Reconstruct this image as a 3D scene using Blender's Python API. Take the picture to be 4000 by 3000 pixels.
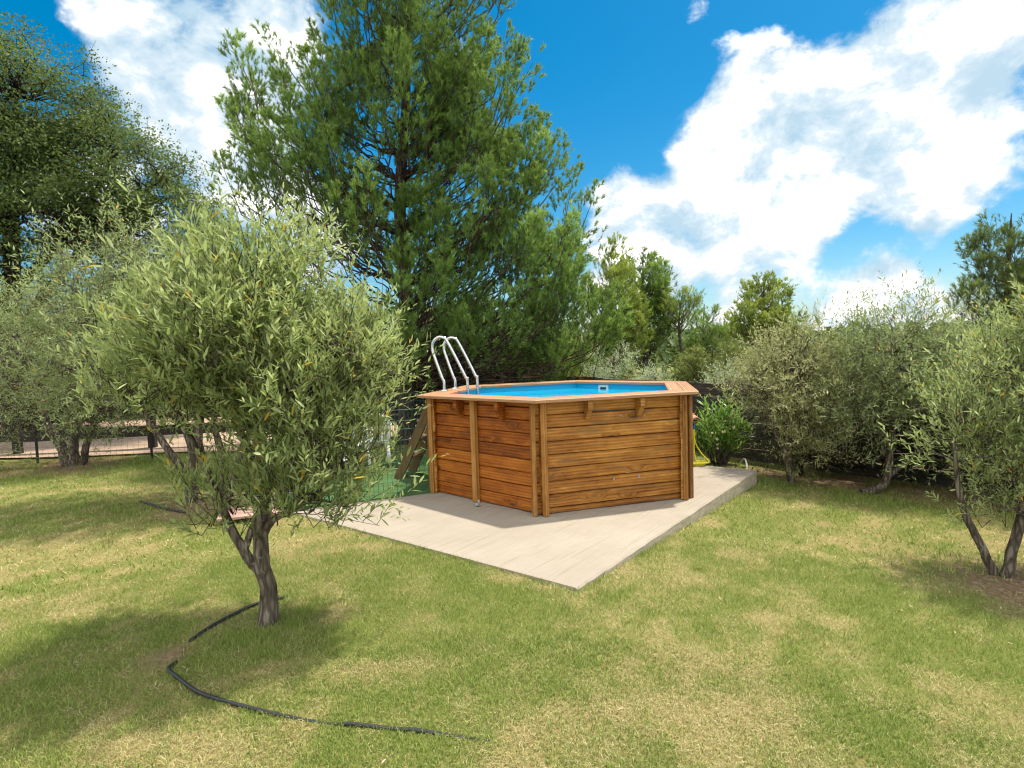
import bpy, math
import numpy as np
from mathutils import Matrix, Vector
sc = bpy.context.scene
for o in list(bpy.data.objects): bpy.data.objects.remove(o)
R = math.radians
PI = math.pi
# ------------------------------------------------------------------ camera
cam = bpy.data.cameras.new('camera'); camo = bpy.data.objects.new('camera', cam); sc.collection.objects.link(camo)
cam.sensor_width = 36; cam.lens = 20.0; cam.clip_end = 3000; cam.clip_start = 0.05
_p, _r = R(3.09), R(1.79)
_up = Vector((0, math.sin(_p), math.cos(_p))); _fw = Vector((0, math.cos(_p), -math.sin(_p)))
_rv = Vector((1, 0, 0)) * math.cos(_r) - _up * math.sin(_r); _uv = Vector((1, 0, 0)) * math.sin(_r) + _up * math.cos(_r)
m = Matrix.Identity(4)
for i in range(3): m[i][0], m[i][1], m[i][2] = _rv[i], _uv[i], -_fw[i]
m[2][3] = 1.667
camo.matrix_world = m
sc.camera = camo
# ------------------------------------------------------------------ sun, view
SUN = Vector((0.35, 0.236, 1.2)).normalized()
sl = bpy.data.lights.new('sun', 'SUN'); sl.energy = 2.0; sl.angle = R(2.2); sl.color = (1.0, 0.93, 0.80)
so = bpy.data.objects.new('sun', sl); sc.collection.objects.link(so)
so.rotation_euler = SUN.to_track_quat('Z', 'Y').to_euler()
so.location = (6, 4, 20)
sc.view_settings.view_transform = 'Standard'; sc.view_settings.look = 'None'
sc.view_settings.exposure = 1.73; sc.view_settings.gamma = 1
sc.cycles.use_denoising = True; sc.cycles.denoiser = 'OPENIMAGEDENOISE'; sc.cycles.denoising_input_passes = 'RGB_ALBEDO_NORMAL'; sc.cycles.filter_width = 1.15; sc.cycles.sample_clamp_indirect = 8.0
sc.cycles.max_bounces = 8; sc.cycles.transparent_max_bounces = 8
sc.cycles.caustics_reflective = False; sc.cycles.caustics_refractive = False
# ------------------------------------------------------------------ world
class NT:
    """small helper to write node trees"""
    def __init__(s, tree): s.t = tree; s.n = tree.nodes; s.l = tree.links
    def add(s, typ, ins=None, **kw):
        n = s.n.new(typ)
        for k, v in kw.items(): setattr(n, k, v)
        for k, v in (ins or {}).items(): s.put(n, k, v)
        return n
    def put(s, n, k, v):
        sock = n.inputs[k]
        if isinstance(v, bpy.types.NodeSocket): s.l.new(v, sock)
        else:
            if sock.type == 'RGBA' and len(v) == 3: v = (*v, 1)
            sock.default_value = v
    def math(s, op, a, b=0.0, clamp=False):
        return s.add('ShaderNodeMath', {0: a, 1: b}, operation=op, use_clamp=clamp).outputs[0]
    def vmath(s, op, a, b=None, sc=None):
        n = s.add('ShaderNodeVectorMath', {0: a}, operation=op)
        if b is not None: s.put(n, 1, b)
        if sc is not None: s.put(n, 'Scale', sc)
        return n.outputs[1] if op in ('DISTANCE', 'DOT_PRODUCT', 'LENGTH') else n.outputs[0]
    def noise(s, vec, scale, detail=4, rough=0.55, dist=0.0, lac=2.0):
        return s.add('ShaderNodeTexNoise', {'Vector': vec, 'Scale': scale, 'Detail': detail, 'Roughness': rough, 'Distortion': dist, 'Lacunarity': lac}).outputs[0]
    def ramp(s, fac, stops, interp='LINEAR'):
        n = s.add('ShaderNodeValToRGB', {'Fac': fac}); cr = n.color_ramp; cr.interpolation = interp
        while len(cr.elements) < len(stops): cr.elements.new(0.5)
        for e, (p, c) in zip(cr.elements, stops): e.position = p; e.color = (*c, 1) if len(c) == 3 else c
        return n.outputs[0]
    def mix(s, fac, a, b, blend='MIX'):
        n = s.add('ShaderNodeMix', data_type='RGBA', blend_type=blend)
        s.put(n, 0, fac); s.put(n, 6, a); s.put(n, 7, b)
        return n.outputs[2]
    def mapr(s, v, a, b, c=0.0, d=1.0, smooth=True):
        return s.add('ShaderNodeMapRange', {0: v, 1: a, 2: b, 3: c, 4: d}, interpolation_type='SMOOTHSTEP' if smooth else 'LINEAR').outputs[0]

w = bpy.data.worlds.new('World'); sc.world = w; w.use_nodes = True
W = NT(w.node_tree); W.n.clear()
sky = W.add('ShaderNodeTexSky', sky_type='NISHITA'); sky.sun_disc = False
sky.sun_elevation = math.asin(SUN.z); sky.sun_rotation = math.atan2(SUN.x, SUN.y)
sky.air_density = 1.0; sky.dust_density = 0.6; sky.ozone_density = 3.0
hs = W.add('ShaderNodeHueSaturation', {'Hue': 0.485, 'Saturation': 1.52, 'Value': 0.29, 'Color': sky.outputs[0]})
D = W.vmath('NORMALIZE', W.add('ShaderNodeTexCoord').outputs['Generated'])
# cumulus banks: (direction x, y, z, angular radius, weight)
CL = [(0.361, 0.881, 0.307, 0.192, 1),
      (0.489, 0.834, 0.257, 0.199, 1),
      (0.336, 0.923, 0.186, 0.189, 0.9),
      (0.246, 0.958, 0.146, 0.147, 0.75),
      (0.525, 0.779, 0.342, 0.149, 0.9),
      (0.584, 0.726, 0.362, 0.153, 1),
      (0.594, 0.77, 0.233, 0.129, 0.75),
      (0.19, 0.95, 0.247, 0.082, 0.8),
      (0.435, 0.836, 0.335, 0.127, 0.7),
      (0.537, 0.839, 0.088, 0.082, 0.8),
      (0.588, 0.806, 0.065, 0.095, 0.7),
      (0.497, 0.867, 0.027, 0.098, 0.75),
      (0.366, 0.93, 0.039, 0.082, 0.7),
      (0.15, 0.964, 0.222, 0.098, 0.6),
      (0.201, 0.977, 0.072, 0.141, 0.55),
      (-0.485, 0.764, 0.425, 0.146, 0.9),
      (-0.397, 0.818, 0.416, 0.164, 0.95),
      (-0.293, 0.834, 0.467, 0.125, 0.8),
      (-0.449, 0.836, 0.316, 0.178, 0.85),
      (-0.38, 0.883, 0.277, 0.157, 0.7),
      (-0.582, 0.783, 0.219, 0.16, 0.6),
      (-0.287, 0.943, 0.168, 0.169, 0.6),
      (0.131, 0.93, 0.344, 0.057, 0.42),
      (0.277, 0.831, 0.483, 0.046, 0.62),
      (0.588, 0.793, 0.158, 0.061, 0.45),
      (0.112, 0.873, 0.476, 0.184, -0.75),
      (0.249, 0.864, 0.438, 0.096, -0.4),
      (-0.569, 0.706, 0.422, 0.071, -0.6),
      (0.255, 0.919, 0.3, 0.061, -0.2),
      (0.514, 0.845, 0.146, 0.082, -0.45),
      (0.636, 0.764, 0.11, 0.09, -0.45),
      (0.321, 0.944, 0.074, 0.083, -0.3),
      (0.125, 0.903, 0.411, 0.137, -0.5)]
acc = None
for (x, y, z, r, wt) in CL:
    v = W.mapr(W.vmath('DISTANCE', D, (x, y, z)), r, 0.0, 0.0, wt)
    if wt < 0: v = W.math('MULTIPLY', W.mapr(W.vmath('DISTANCE', D, (x, y, z)), r, 0.0, 0.0, 1.0), wt)
    acc = v if acc is None else W.math('ADD', acc, v)
# gentle flattening so puffs are wider than tall
Ds = W.vmath('MULTIPLY', D, (1.0, 1.0, 1.35))
def fb(vec, s, det=9): return W.noise(vec, s, det, 0.56, 0.25)
n1 = fb(Ds, 5.5); n2 = W.noise(Ds, 16.0, 7, 0.62, 0.4)
nl = fb(W.vmath('ADD', Ds, tuple(SUN * 0.05)), 5.5, 6)
elsewhere = W.mapr(W.noise(D, 1.7, 2, 0.5), 0.25, 0.42, 0.0, 1.0)  # cloud cover out of view, thickened to add neutral fill light
base = W.math('ADD', W.math('MINIMUM', acc, 1.0), W.math('MULTIPLY', elsewhere, W.mapr(D.node.outputs[0] if False else W.vmath('DISTANCE', D, (0, .94, .33)), 0.75, 1.1)))
dens = W.math('ADD', W.math('MULTIPLY', W.math('ADD', base, -0.42), 0.66), W.math('ADD', W.math('MULTIPLY', n1, 1.5), W.math('MULTIPLY', n2, 0.5)))
mask = W.mapr(dens, 0.90, 1.18)
thick = W.mapr(dens, 1.05, 1.6)
lit = W.math('ADD', W.math('ADD', W.math('MULTIPLY', W.math('SUBTRACT', n1, nl), 3.0), W.math('MULTIPLY', W.math('SUBTRACT', n2, 0.5), 1.1)), 0.47, True)
lit2 = W.math('ADD', W.math('MULTIPLY', lit, 0.75), W.math('MULTIPLY', W.math('SUBTRACT', thick, 0.3), 0.45), True)
ccol = W.ramp(lit2, [(0.0, (0.95, 1.28, 1.52)), (0.3, (1.4, 1.6, 1.72)), (0.45, (1.95, 2.0, 2.0)), (0.64, (3.2, 3.15, 3.1)), (1.0, (11.0, 10.8, 10.4))])
fin = W.mix(W.math('MULTIPLY', mask, 0.97), hs.outputs[0], W.vmath('SCALE', ccol, sc=1.187))
bg = W.add('ShaderNodeBackground', {'Color': fin, 'Strength': 0.15})
W.l.new(bg.outputs[0], W.add('ShaderNodeOutputWorld').inputs[0])
w.cycles.sampling_method = 'MANUAL'; w.cycles.sample_map_resolution = 512
# ------------------------------------------------------------------ helpers
col = sc.collection
def tag(o, label=None, cat=None, group=None, kind=None):
    if label: o['label'] = label
    if cat: o['category'] = cat
    if group: o['group'] = group
    if kind: o['kind'] = kind
    return o
def link(o, parent=None):
    col.objects.link(o)
    if parent is not None: o.parent = parent
    return o
def empty(name, loc, rz=0.0, **kw):
    o = bpy.data.objects.new(name, None); link(o); o.location = loc; o.rotation_euler = (0, 0, rz)
    o.empty_display_size = 0.1
    return tag(o, **kw)
def npmesh(name, V, F, attrs=None, smooth=False):
    """mesh from a vertex array and a list of face index arrays (each n x k)"""
    me = bpy.data.meshes.new(name)
    V = np.asarray(V, np.float32).reshape(-1, 3); F = [np.asarray(f, np.int32) for f in F if len(f)]
    me.vertices.add(len(V)); me.vertices.foreach_set('co', V.ravel())
    li = np.concatenate([f.ravel() for f in F]); tot = np.concatenate([np.full(len(f), f.shape[1], np.int32) for f in F])
    st = np.concatenate([[0], np.cumsum(tot)[:-1]]).astype(np.int32)
    me.loops.add(len(li)); me.loops.foreach_set('vertex_index', li)
    me.polygons.add(len(tot)); me.polygons.foreach_set('loop_start', st); me.polygons.foreach_set('loop_total', tot)
    me.polygons.foreach_set('use_smooth', np.full(len(tot), smooth, bool))
    for k, a in (attrs or {}).items():
        a = np.asarray(a, np.float32)
        if a.ndim == 1: me.attributes.new(k, 'FLOAT', 'POINT').data.foreach_set('value', a)
        else:
            if a.shape[1] == 3: a = np.concatenate([a, np.ones((len(a), 1), np.float32)], 1)
            me.attributes.new(k, 'FLOAT_COLOR', 'POINT').data.foreach_set('color', a.ravel())
    me.update(calc_edges=True); me.validate()
    return me
def obj(name, me, mat, parent=None, loc=(0, 0, 0), rot=(0, 0, 0)):
    if mat is not None and not me.materials: me.materials.append(mat)
    o = bpy.data.objects.new(name, me); link(o, parent); o.location = loc; o.rotation_euler = rot
    return o
class MB:
    """collects shapes for one mesh"""
    def __init__(s): s.v = []; s.f = {}; s.n = 0
    def raw(s, V, F):
        V = np.asarray(V, float).reshape(-1, 3)
        for f in F: s.f.setdefault(len(f), []).append([i + s.n for i in f])
        s.v.append(V); s.n += len(V); return s
    def box(s, c, d, M=None):
        x, y, z = [t / 2 for t in d]
        V = np.array([[a, b, e] for a in (-x, x) for b in (-y, y) for e in (-z, z)])
        if M is not None: V = V @ np.array(M.to_3x3()).T
        return s.raw(V + np.array(c), [(0, 1, 3, 2), (4, 6, 7, 5), (0, 4, 5, 1), (2, 3, 7, 6), (0, 2, 6, 4), (1, 5, 7, 3)])
    def bbox(s, c, d, b=0.004, M=None):
        """box with chamfered edges"""
        h = np.array(d) / 2; b = min(b, *(h * 0.9)); V = []; idx = {}
        for sx in (-1, 1):
            for sy in (-1, 1):
                for sz in (-1, 1):
                    for ax in range(3):
                        p = h - b; p[ax] = h[ax]
                        idx[(sx, sy, sz, ax)] = len(V); V.append(p * [sx, sy, sz])
        F = []
        for ax in range(3):
            a, e = [i for i in range(3) if i != ax]
            for sg in (-1, 1):
                q = []
                for (u, v) in ((-1, -1), (1, -1), (1, 1), (-1, 1)):
                    k = [0, 0, 0]; k[ax] = sg; k[a] = u; k[e] = v; q.append(idx[(*k, ax)])
                F.append(q)
        for ax in range(3):
            a, e = [i for i in range(3) if i != ax]
            for u in (-1, 1):
                for v in (-1, 1):
                    k0 = [0, 0, 0]; k0[a] = u; k0[e] = v; k0[ax] = -1; k1 = list(k0); k1[ax] = 1
                    F.append([idx[(*k0, a)], idx[(*k1, a)], idx[(*k1, e)], idx[(*k0, e)]])
        for sx in (-1, 1):
            for sy in (-1, 1):
                for sz in (-1, 1): F.append([idx[(sx, sy, sz, i)] for i in range(3)])
        V = np.array(V)
        if M is not None: V = V @ np.array(M.to_3x3()).T
        return s.raw(V + np.array(c), F)
    def tube(s, P, r, n=8, cap=True):
        V, F = tube(P, r, n, cap); return s.raw(V, F)
    def prism(s, poly, z0, z1):
        """poly in xy, extruded in z"""
        k = len(poly); V = [(x, y, z0) for x, y in poly] + [(x, y, z1) for x, y in poly]
        F = [tuple(range(k))[::-1], tuple(range(k, 2 * k))] + [(i, (i + 1) % k, k + (i + 1) % k, k + i) for i in range(k)]
        return s.raw(V, F)
    def mesh(s, name, smooth=False, recalc=True):
        me = npmesh(name, np.concatenate(s.v), [np.array(f) for f in s.f.values()], smooth=smooth)
        if recalc:
            import bmesh
            bm = bmesh.new(); bm.from_mesh(me); bmesh.ops.recalc_face_normals(bm, faces=bm.faces); bm.to_mesh(me); bm.free()
        return me
    def build(s, name, mat, parent=None, loc=(0, 0, 0), rot=(0, 0, 0), smooth=False):
        return obj(name, s.mesh(name, smooth), mat, parent, loc, rot)
def tube(P, r, n=8, cap=True):
    P = np.asarray(P, float); k = len(P); r = np.broadcast_to(np.asarray(r, float), (k,))
    T = np.gradient(P, axis=0); T /= np.linalg.norm(T, axis=1, keepdims=True) + 1e-9
    up = np.array([0.31, 0.17, 0.93]); 
    if abs(T[0] @ up) > 0.9: up = np.array([1.0, 0.2, 0.1])
    A = up - T[0] * (up @ T[0]); A /= np.linalg.norm(A); V = []
    for i in range(k):
        A = A - T[i] * (A @ T[i]); A /= np.linalg.norm(A) + 1e-9; B = np.cross(T[i], A)
        t = np.arange(n) * 2 * PI / n
        V.append(P[i] + r[i] * (np.cos(t)[:, None] * A + np.sin(t)[:, None] * B))
    F = [(i * n + j, i * n + (j + 1) % n, (i + 1) * n + (j + 1) % n, (i + 1) * n + j) for i in range(k - 1) for j in range(n)]
    if cap: F += [tuple(range(n))[::-1], tuple(range((k - 1) * n, k * n))]
    return np.concatenate(V), F
def curve(P, n=24):
    """Catmull-Rom through the points"""
    P = np.asarray(P, float); Q = np.concatenate([[2 * P[0] - P[1]], P, [2 * P[-1] - P[-2]]]); out = []
    per = max(2, n // (len(P) - 1))
    for i in range(len(P) - 1):
        a, b, c, d = Q[i:i + 4]
        for t in np.arange(per) / per:
            out.append(.5 * (2 * b + (c - a) * t + (2 * a - 5 * b + 4 * c - d) * t * t + (3 * b - a - 3 * c + d) * t ** 3))
    out.append(P[-1]); return np.array(out)
def unit(v): return v / (np.linalg.norm(v, axis=-1, keepdims=True) + 1e-9)
_g = np.random.default_rng(5).random((64, 64))
def vnoise(x, y):
    x = np.asarray(x, float); y = np.asarray(y, float)
    i, j = np.floor(x).astype(int), np.floor(y).astype(int); u, v = x - i, y - j
    u = u * u * (3 - 2 * u); v = v * v * (3 - 2 * v); q = lambda a, b: _g[a % 64, b % 64]
    return (q(i, j) * (1 - u) + q(i + 1, j) * u) * (1 - v) + (q(i, j + 1) * (1 - u) + q(i + 1, j + 1) * u) * v
def fbm(x, y, s, o=4):
    t = 0; a = 1; n = 0
    for k in range(o):
        t = t + a * vnoise(np.asarray(x) * s + 17 * k, np.asarray(y) * s + 31 * k); n += a; a *= .55; s *= 2.03
    return t / n
def gz(x, y):
    """height of the lawn: level on the left, falling gently to the right"""
    x = np.asarray(x, float); t = np.maximum(0, x - 0.3)
    return np.where(t < 4, -0.06 * t, -0.24 - 0.02 * np.minimum(t - 4, 15))
# ------------------------------------------------------------------ materials
def mat(name):
    M = bpy.data.materials.new(name); M.use_nodes = True; N = NT(M.node_tree); N.n.clear()
    N.out = N.add('ShaderNodeOutputMaterial'); N.M = M; return N
def fin_bsdf(N, color, rough=0.6, bump=None, strength=0.3, dist=0.01, spec=0.3, metal=0.0, **kw):
    b = N.add('ShaderNodeBsdfPrincipled', {'Base Color': color, 'Roughness': rough, 'Metallic': metal, 'Specular IOR Level': spec})
    for k, v in kw.items(): N.put(b, k, v)
    if bump is not None:
        N.put(b, 'Normal', N.add('ShaderNodeBump', {'Height': bump, 'Strength': strength, 'Distance': dist}).outputs[0])
    N.l.new(b.outputs[0], N.out.inputs[0]); return N.M
def plain(name, c, rough=0.5, metal=0.0, spec=0.4, var=0.12, scale=30):
    N = mat(name); tc = N.add('ShaderNodeTexCoord').outputs['Object']
    n = N.noise(tc, scale, 5)
    cc = N.mix(N.math('MULTIPLY', n, 1.0), tuple(t * (1 - var * 2) for t in c), tuple(min(1, t * (1 + var)) for t in c))
    return fin_bsdf(N, cc, rough, n, 0.08, 0.004, spec, metal)
def wood(name, stops, fine=1.0, rough=0.62, weather=None, wcol=(0.2, 0.16, 0.11), knots=True, bump=0.35, groove=False):
    """grain along the piece's own x axis; every piece shifted by its own random number"""
    N = mat(name); tc = N.add('ShaderNodeTexCoord').outputs['Object']; rnd = N.add('ShaderNodeObjectInfo').outputs['Random']
    off = N.add('ShaderNodeCombineXYZ', {0: N.math('MULTIPLY', rnd, 37.0), 1: N.math('MULTIPLY', rnd, 91.0), 2: N.math('MULTIPLY', rnd, 53.0)}).outputs[0]
    v = N.vmath('ADD', tc, off)
    # knots: stretched cells, only some of them
    vk = N.vmath('MULTIPLY', v, (2.6, 7.0, 7.0))
    vor = N.add('ShaderNodeTexVoronoi', {'Vector': vk, 'Scale': 1.0, 'Randomness': 1.0}, feature='F1')
    kd = vor.outputs['Distance']; kc = N.add('ShaderNodeSeparateColor', {0: vor.outputs['Color']}).outputs[0]
    some = N.mapr(kc, 0.62, 0.66); knot = N.math('MULTIPLY', N.mapr(kd, 0.20, 0.04), some)
    halo = N.math('MULTIPLY', N.mapr(kd, 0.5, 0.05), some)
    warp = N.vmath('ADD', N.vmath('MULTIPLY', v, (0.7, 11.0, 11.0)), N.vmath('SCALE', N.add('ShaderNodeCombineXYZ', {1: halo, 2: halo}).outputs[0], sc=0.9 if knots else 0.0))
    g1 = N.noise(warp, 1.8 * fine, 6, 0.62, 0.5)
    g2 = N.noise(N.vmath('MULTIPLY', v, (4.0, 110.0, 110.0)), 1.0 * fine, 3, 0.6)
    bl = N.noise(N.vmath('MULTIPLY', v, (2.4, 5.0, 5.0)), 1.7, 5, 0.65, 0.4)
    rings = N.add('ShaderNodeTexWave', {'Vector': warp, 'Scale': 0.9 * fine, 'Distortion': 2.5, 'Detail': 3.0, 'Detail Scale': 1.2}, bands_direction='Z').outputs[1]
    f = N.math('ADD', N.math('ADD', N.math('MULTIPLY', g1, 0.46), N.math('MULTIPLY', rings, 0.10)), N.math('ADD', N.math('ADD', N.math('MULTIPLY', g2, 0.09), N.math('MULTIPLY', bl, 0.36)), N.math('MULTIPLY', rnd, 0.14)))
    f = N.math('ADD', N.math('MULTIPLY', N.math('SUBTRACT', f, 0.535), 1.45), 0.49)
    c = N.ramp(f, stops)
    if knots: c = N.mix(N.math('MULTIPLY', knot, 0.8), c, tuple(t * 0.35 for t in stops[0][1])); c = N.mix(N.math('MULTIPLY', halo, 0.35), c, tuple(t * 0.8 for t in stops[0][1]))
    if groove:
        zz = N.add('ShaderNodeSeparateXYZ', {0: tc}).outputs[2]; gm = N.math('MULTIPLY', N.mapr(zz, 1.1985, 1.1965), N.mapr(zz, 1.193, 1.1945))
        c = N.mix(N.math('MULTIPLY', gm, .8), c, (.55, .43, .31))
    if weather:
        wn = N.noise(N.vmath('MULTIPLY', v, (1.5, 6.0, 6.0)), 1.6, 5, 0.62, 0.6)
        c = N.mix(N.mapr(wn, 0.5, 0.74, 0.0, weather), c, wcol)
    return fin_bsdf(N, c, N.mapr(g2, 0.3, 0.7, rough - 0.1, rough + 0.1, False), f, bump, 0.006, 0.3)
def leafmat(name, stops, trans=0.3, obj_random=False, rough=0.55, spec=0.22):
    N = mat(name)
    a = N.add('ShaderNodeObjectInfo').outputs['Random'] if obj_random else N.add('ShaderNodeAttribute', attribute_name='rnd').outputs['Fac']
    c = N.ramp(a, stops)
    b = N.add('ShaderNodeBsdfPrincipled', {'Base Color': c, 'Roughness': rough, 'Specular IOR Level': spec})
    t = N.add('ShaderNodeBsdfTranslucent', {'Color': N.mix(0.25, c, (0.32, 0.38, 0.05))})
    N.l.new(N.add('ShaderNodeMixShader', {0: trans, 1: b.outputs[0], 2: t.outputs[0]}).outputs[0], N.out.inputs[0]); return N.M
def bark(name, c0, c1, c2, sx=9.0, sz=2.2):
    N = mat(name); tc = N.add('ShaderNodeTexCoord').outputs['Object']
    v = N.vmath('MULTIPLY', tc, (sx, sx, sz))
    n1 = N.noise(v, 2.2, 6, 0.65, 0.8); vr = N.add('ShaderNodeTexVoronoi', {'Vector': N.vmath('MULTIPLY', tc, (sx * 3, sx * 3, sz * 2.4)), 'Scale': 1.0}, feature='DISTANCE_TO_EDGE').outputs[0]
    f = N.math('MULTIPLY', n1, N.mapr(vr, 0.0, 0.25, 0.55, 1.0))
    lich = N.mapr(N.noise(tc, 14, 4, 0.6), 0.6, 0.72, 0, 0.55)
    return fin_bsdf(N, N.mix(lich, N.ramp(f, [(0.2, c0), (0.42, c1), (0.7, c2)]), tuple(t * 1.2 for t in c2)), 0.85, f, 0.9, 0.03, 0.15)
# ------------------------------------------------------------------ ground
def lawn_dry(x, y):
    """0 green .. 1 dry; patches plus faint mowing streaks"""
    a = fbm(x, y, 0.75, 4); b = fbm(np.asarray(x) + 40, np.asarray(y) * 0.8, 2.6, 3)
    st = 0.5 + 0.5 * np.sin((np.asarray(x) * 0.8 + np.asarray(y) * 0.6) * 2 * PI / 1.1)
    c = fbm(np.asarray(x) - 13, np.asarray(y) + 9, 7.0, 2)
    return np.clip((a - 0.5) * 0.65 + (b - 0.5) * 0.95 + (c - .5) * 1.2 + 0.415 + 0.10 * (st - .5), 0, 1)
SOIL = [(3.75, 4.15, 0.52), (3.95, 4.4, 0.4), (-2.02, 3.2, 0.11), (-1.25, 3.72, 0.11), (-3.75, 6.75, 0.5), (-7.6, 9.5, 0.7), (4.6, 7.8, 0.45), (3.75, 8.3, 0.4), (5.5, 7.0, 0.5)]
def soil(x, y):
    s = np.zeros_like(np.asarray(x, float)); nn = fbm(x, y, 3.1, 3)
    for a, b, r in SOIL: s = np.maximum(s, np.clip(1.5 - np.hypot(x - a, y - b) / r + (nn - .5) * 1.6, 0, 1))
    return s
xs = np.concatenate([np.linspace(-70, -14, 15), np.arange(-13, 9.01, 0.2), np.linspace(10, 90, 18)])
ys = np.concatenate([np.linspace(-12, 0, 7), np.arange(0.4, 14.01, 0.2), np.linspace(15, 160, 22)])
GX, GY = np.meshgrid(xs, ys); nx, ny = len(xs), len(ys)
SD_ = (math.cos(R(52)), math.sin(R(52)))
def gheight(x, y):
    x = np.asarray(x, float); y = np.asarray(y, float)
    a = (x - .415) * SD_[0] + (y - 3.927) * SD_[1]; b = -(x - .415) * SD_[1] + (y - 3.927) * SD_[0]      # slab axes
    din = np.minimum(np.minimum(a, 4.589 - a), np.minimum(b, 4.75 - b))                                # > 0 under the slab
    k = np.clip(-din / 1.2, 0, 1)
    return gz(x, y) + (fbm(x, y, 0.9, 3) - .5) * 0.05 * k * (np.hypot(x, y) < 16) - 0.014 - 0.05 * np.clip(din / .25, 0, 1)
GZ = gheight(GX, GY)
ii = np.arange(ny - 1)[:, None] * nx + np.arange(nx - 1)[None]
qf = np.stack([ii, ii + 1, ii + nx + 1, ii + nx], -1).reshape(-1, 4)
N = mat('lawn_soil'); gp = N.add('ShaderNodeNewGeometry').outputs['Position']
at_d = N.add('ShaderNodeAttribute', attribute_name='dry').outputs['Fac']; at_s = N.add('ShaderNodeAttribute', attribute_name='soil').outputs['Fac']
fn = N.noise(gp, 55, 5, 0.7); mn = N.noise(gp, 9, 5, 0.65)
gcol = N.mix(N.mapr(N.math('ADD', at_d, N.math('MULTIPLY', N.math('SUBTRACT', mn, .5), 1.2)), 0.1, 0.9), N.ramp(fn, [(.3, (.08, .09, .02)), (.7, (.20, .22, .06))]), N.ramp(fn, [(.3, (.14, .11, .042)), (.7, (.36, .30, .13))]))
scol = N.ramp(N.noise(gp, 28, 6, 0.7), [(.3, (.10, .062, .036)), (.5, (.21, .14, .085)), (.75, (.40, .31, .21))])
LAWN_SOIL = fin_bsdf(N, N.mix(at_s, gcol, scol), 0.9, N.math('ADD', fn, mn), 0.8, 0.02, 0.1)
lawn = obj('lawn', npmesh('lawn', np.stack([GX, GY, GZ], -1), [qf], {'dry': lawn_dry(GX, GY).ravel(), 'soil': soil(GX, GY).ravel()}, True), LAWN_SOIL)
tag(lawn, kind='structure', label='mown lawn with dry straw patches')

# far side of the fence: gravel drive on the left, brown forest floor behind
def sheet(name, x0, x1, y0f, y1, z, mt, label, step=0.5):
    X = np.arange(x0, x1 + .01, step); n = 14; V = []
    for x in X:
        ya = y0f(x)
        for k in range(n): y = ya + (y1 - ya) * (k / (n - 1)) ** 1.4; V.append((x, y, float(gz(x, y)) + z + 0.015))
    i = np.arange(len(X) - 1)[:, None] * n + np.arange(n - 1)[None]
    o = obj(name, npmesh(name, V, [np.stack([i, i + n, i + n + 1, i + 1], -1).reshape(-1, 4)], smooth=True), mt)
    return tag(o, kind='structure', label=label)
N = mat('gravel'); gp = N.add('ShaderNodeNewGeometry').outputs['Position']
vv = N.add('ShaderNodeTexVoronoi', {'Vector': gp, 'Scale': 38.0}); nn = N.noise(gp, 1.4, 5, 0.6)
cc = N.mix(N.mapr(nn, .35, .7), (.34, .235, .165), (.44, .325, .24)); cc = N.mix(0.35, cc, N.mix(N.add('ShaderNodeSeparateColor', {0: vv.outputs['Color']}).outputs[0], (.24, .165, .12), (.46, .37, .29)))
GRAVEL = fin_bsdf(N, cc, 0.9, vv.outputs['Distance'], 0.4, 0.01, 0.1)
N = mat('forest_litter'); gp = N.add('ShaderNodeNewGeometry').outputs['Position']
fn = N.noise(gp, 24, 6, 0.7); LITTER = fin_bsdf(N, N.ramp(fn, [(.3, (.035, .024, .016)), (.5, (.10, .065, .04)), (.72, (.22, .15, .09))]), 0.95, fn, 0.8, 0.03, 0.1)
sheet('gravel_drive', -40, -2.4, lambda x: 10.45 + 0.07 * math.sin(x * 1.7) , 17.0, 0.012, GRAVEL, 'pinkish gravel drive beyond the dark rail fence')
sheet('forest_floor', -2.3, 14.2, lambda x: np.interp(x, [-2.4, -1.2, 0.3, 7.6, 14.3], [10.6, 11.6, 13.3, 5.7, 5.7]) + .05 * math.sin(x * 3), 34.0, 0.012, LITTER, 'brown needle litter under the pines beyond the fence')
# ------------------------------------------------------------------ concrete slab
S0 = np.array([0.415, 3.927]); TH = R(52.0); SD = np.array([math.cos(TH), math.sin(TH)]); SN = np.array([-SD[1], SD[0]])
SLX, SLY = 4.589, 4.75
N = mat('concrete'); tc = N.add('ShaderNodeTexCoord').outputs['Object']
big = N.noise(tc, 1.3, 5, 0.6); spk = N.noise(tc, 60, 4, 0.7); str_ = N.noise(N.vmath('MULTIPLY', tc, (1.2, 34.0, 5.0)), 1.0, 4, 0.55, 0.5)
cc = N.mix(N.mapr(big, .3, .7), (.285, .246, .196), (.325, .286, .236)); cc = N.mix(N.mapr(spk, .62, .75, 0, .5), cc, (.22, .165, .11)); cc = N.mix(N.mapr(str_, .52, .78, 0, .55), cc, (.185, .152, .114))
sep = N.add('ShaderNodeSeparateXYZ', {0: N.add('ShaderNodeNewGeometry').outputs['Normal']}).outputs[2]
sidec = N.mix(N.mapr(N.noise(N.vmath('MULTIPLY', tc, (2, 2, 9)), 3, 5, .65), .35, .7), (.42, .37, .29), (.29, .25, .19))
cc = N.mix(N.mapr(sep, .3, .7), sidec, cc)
stain = N.mapr(N.noise(tc, 2.7, 4, .6, .5), .58, .74, 0, .25); cc = N.mix(stain, cc, (.25, .185, .12))
CONCRETE = fin_bsdf(N, cc, 0.85, N.math('ADD', N.math('MULTIPLY', str_, 1.2), N.math('MULTIPLY', spk, 0.25)), 0.55, 0.012, 0.2)
mb = MB(); rs = np.random.default_rng(2)
nxs = 60
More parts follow.
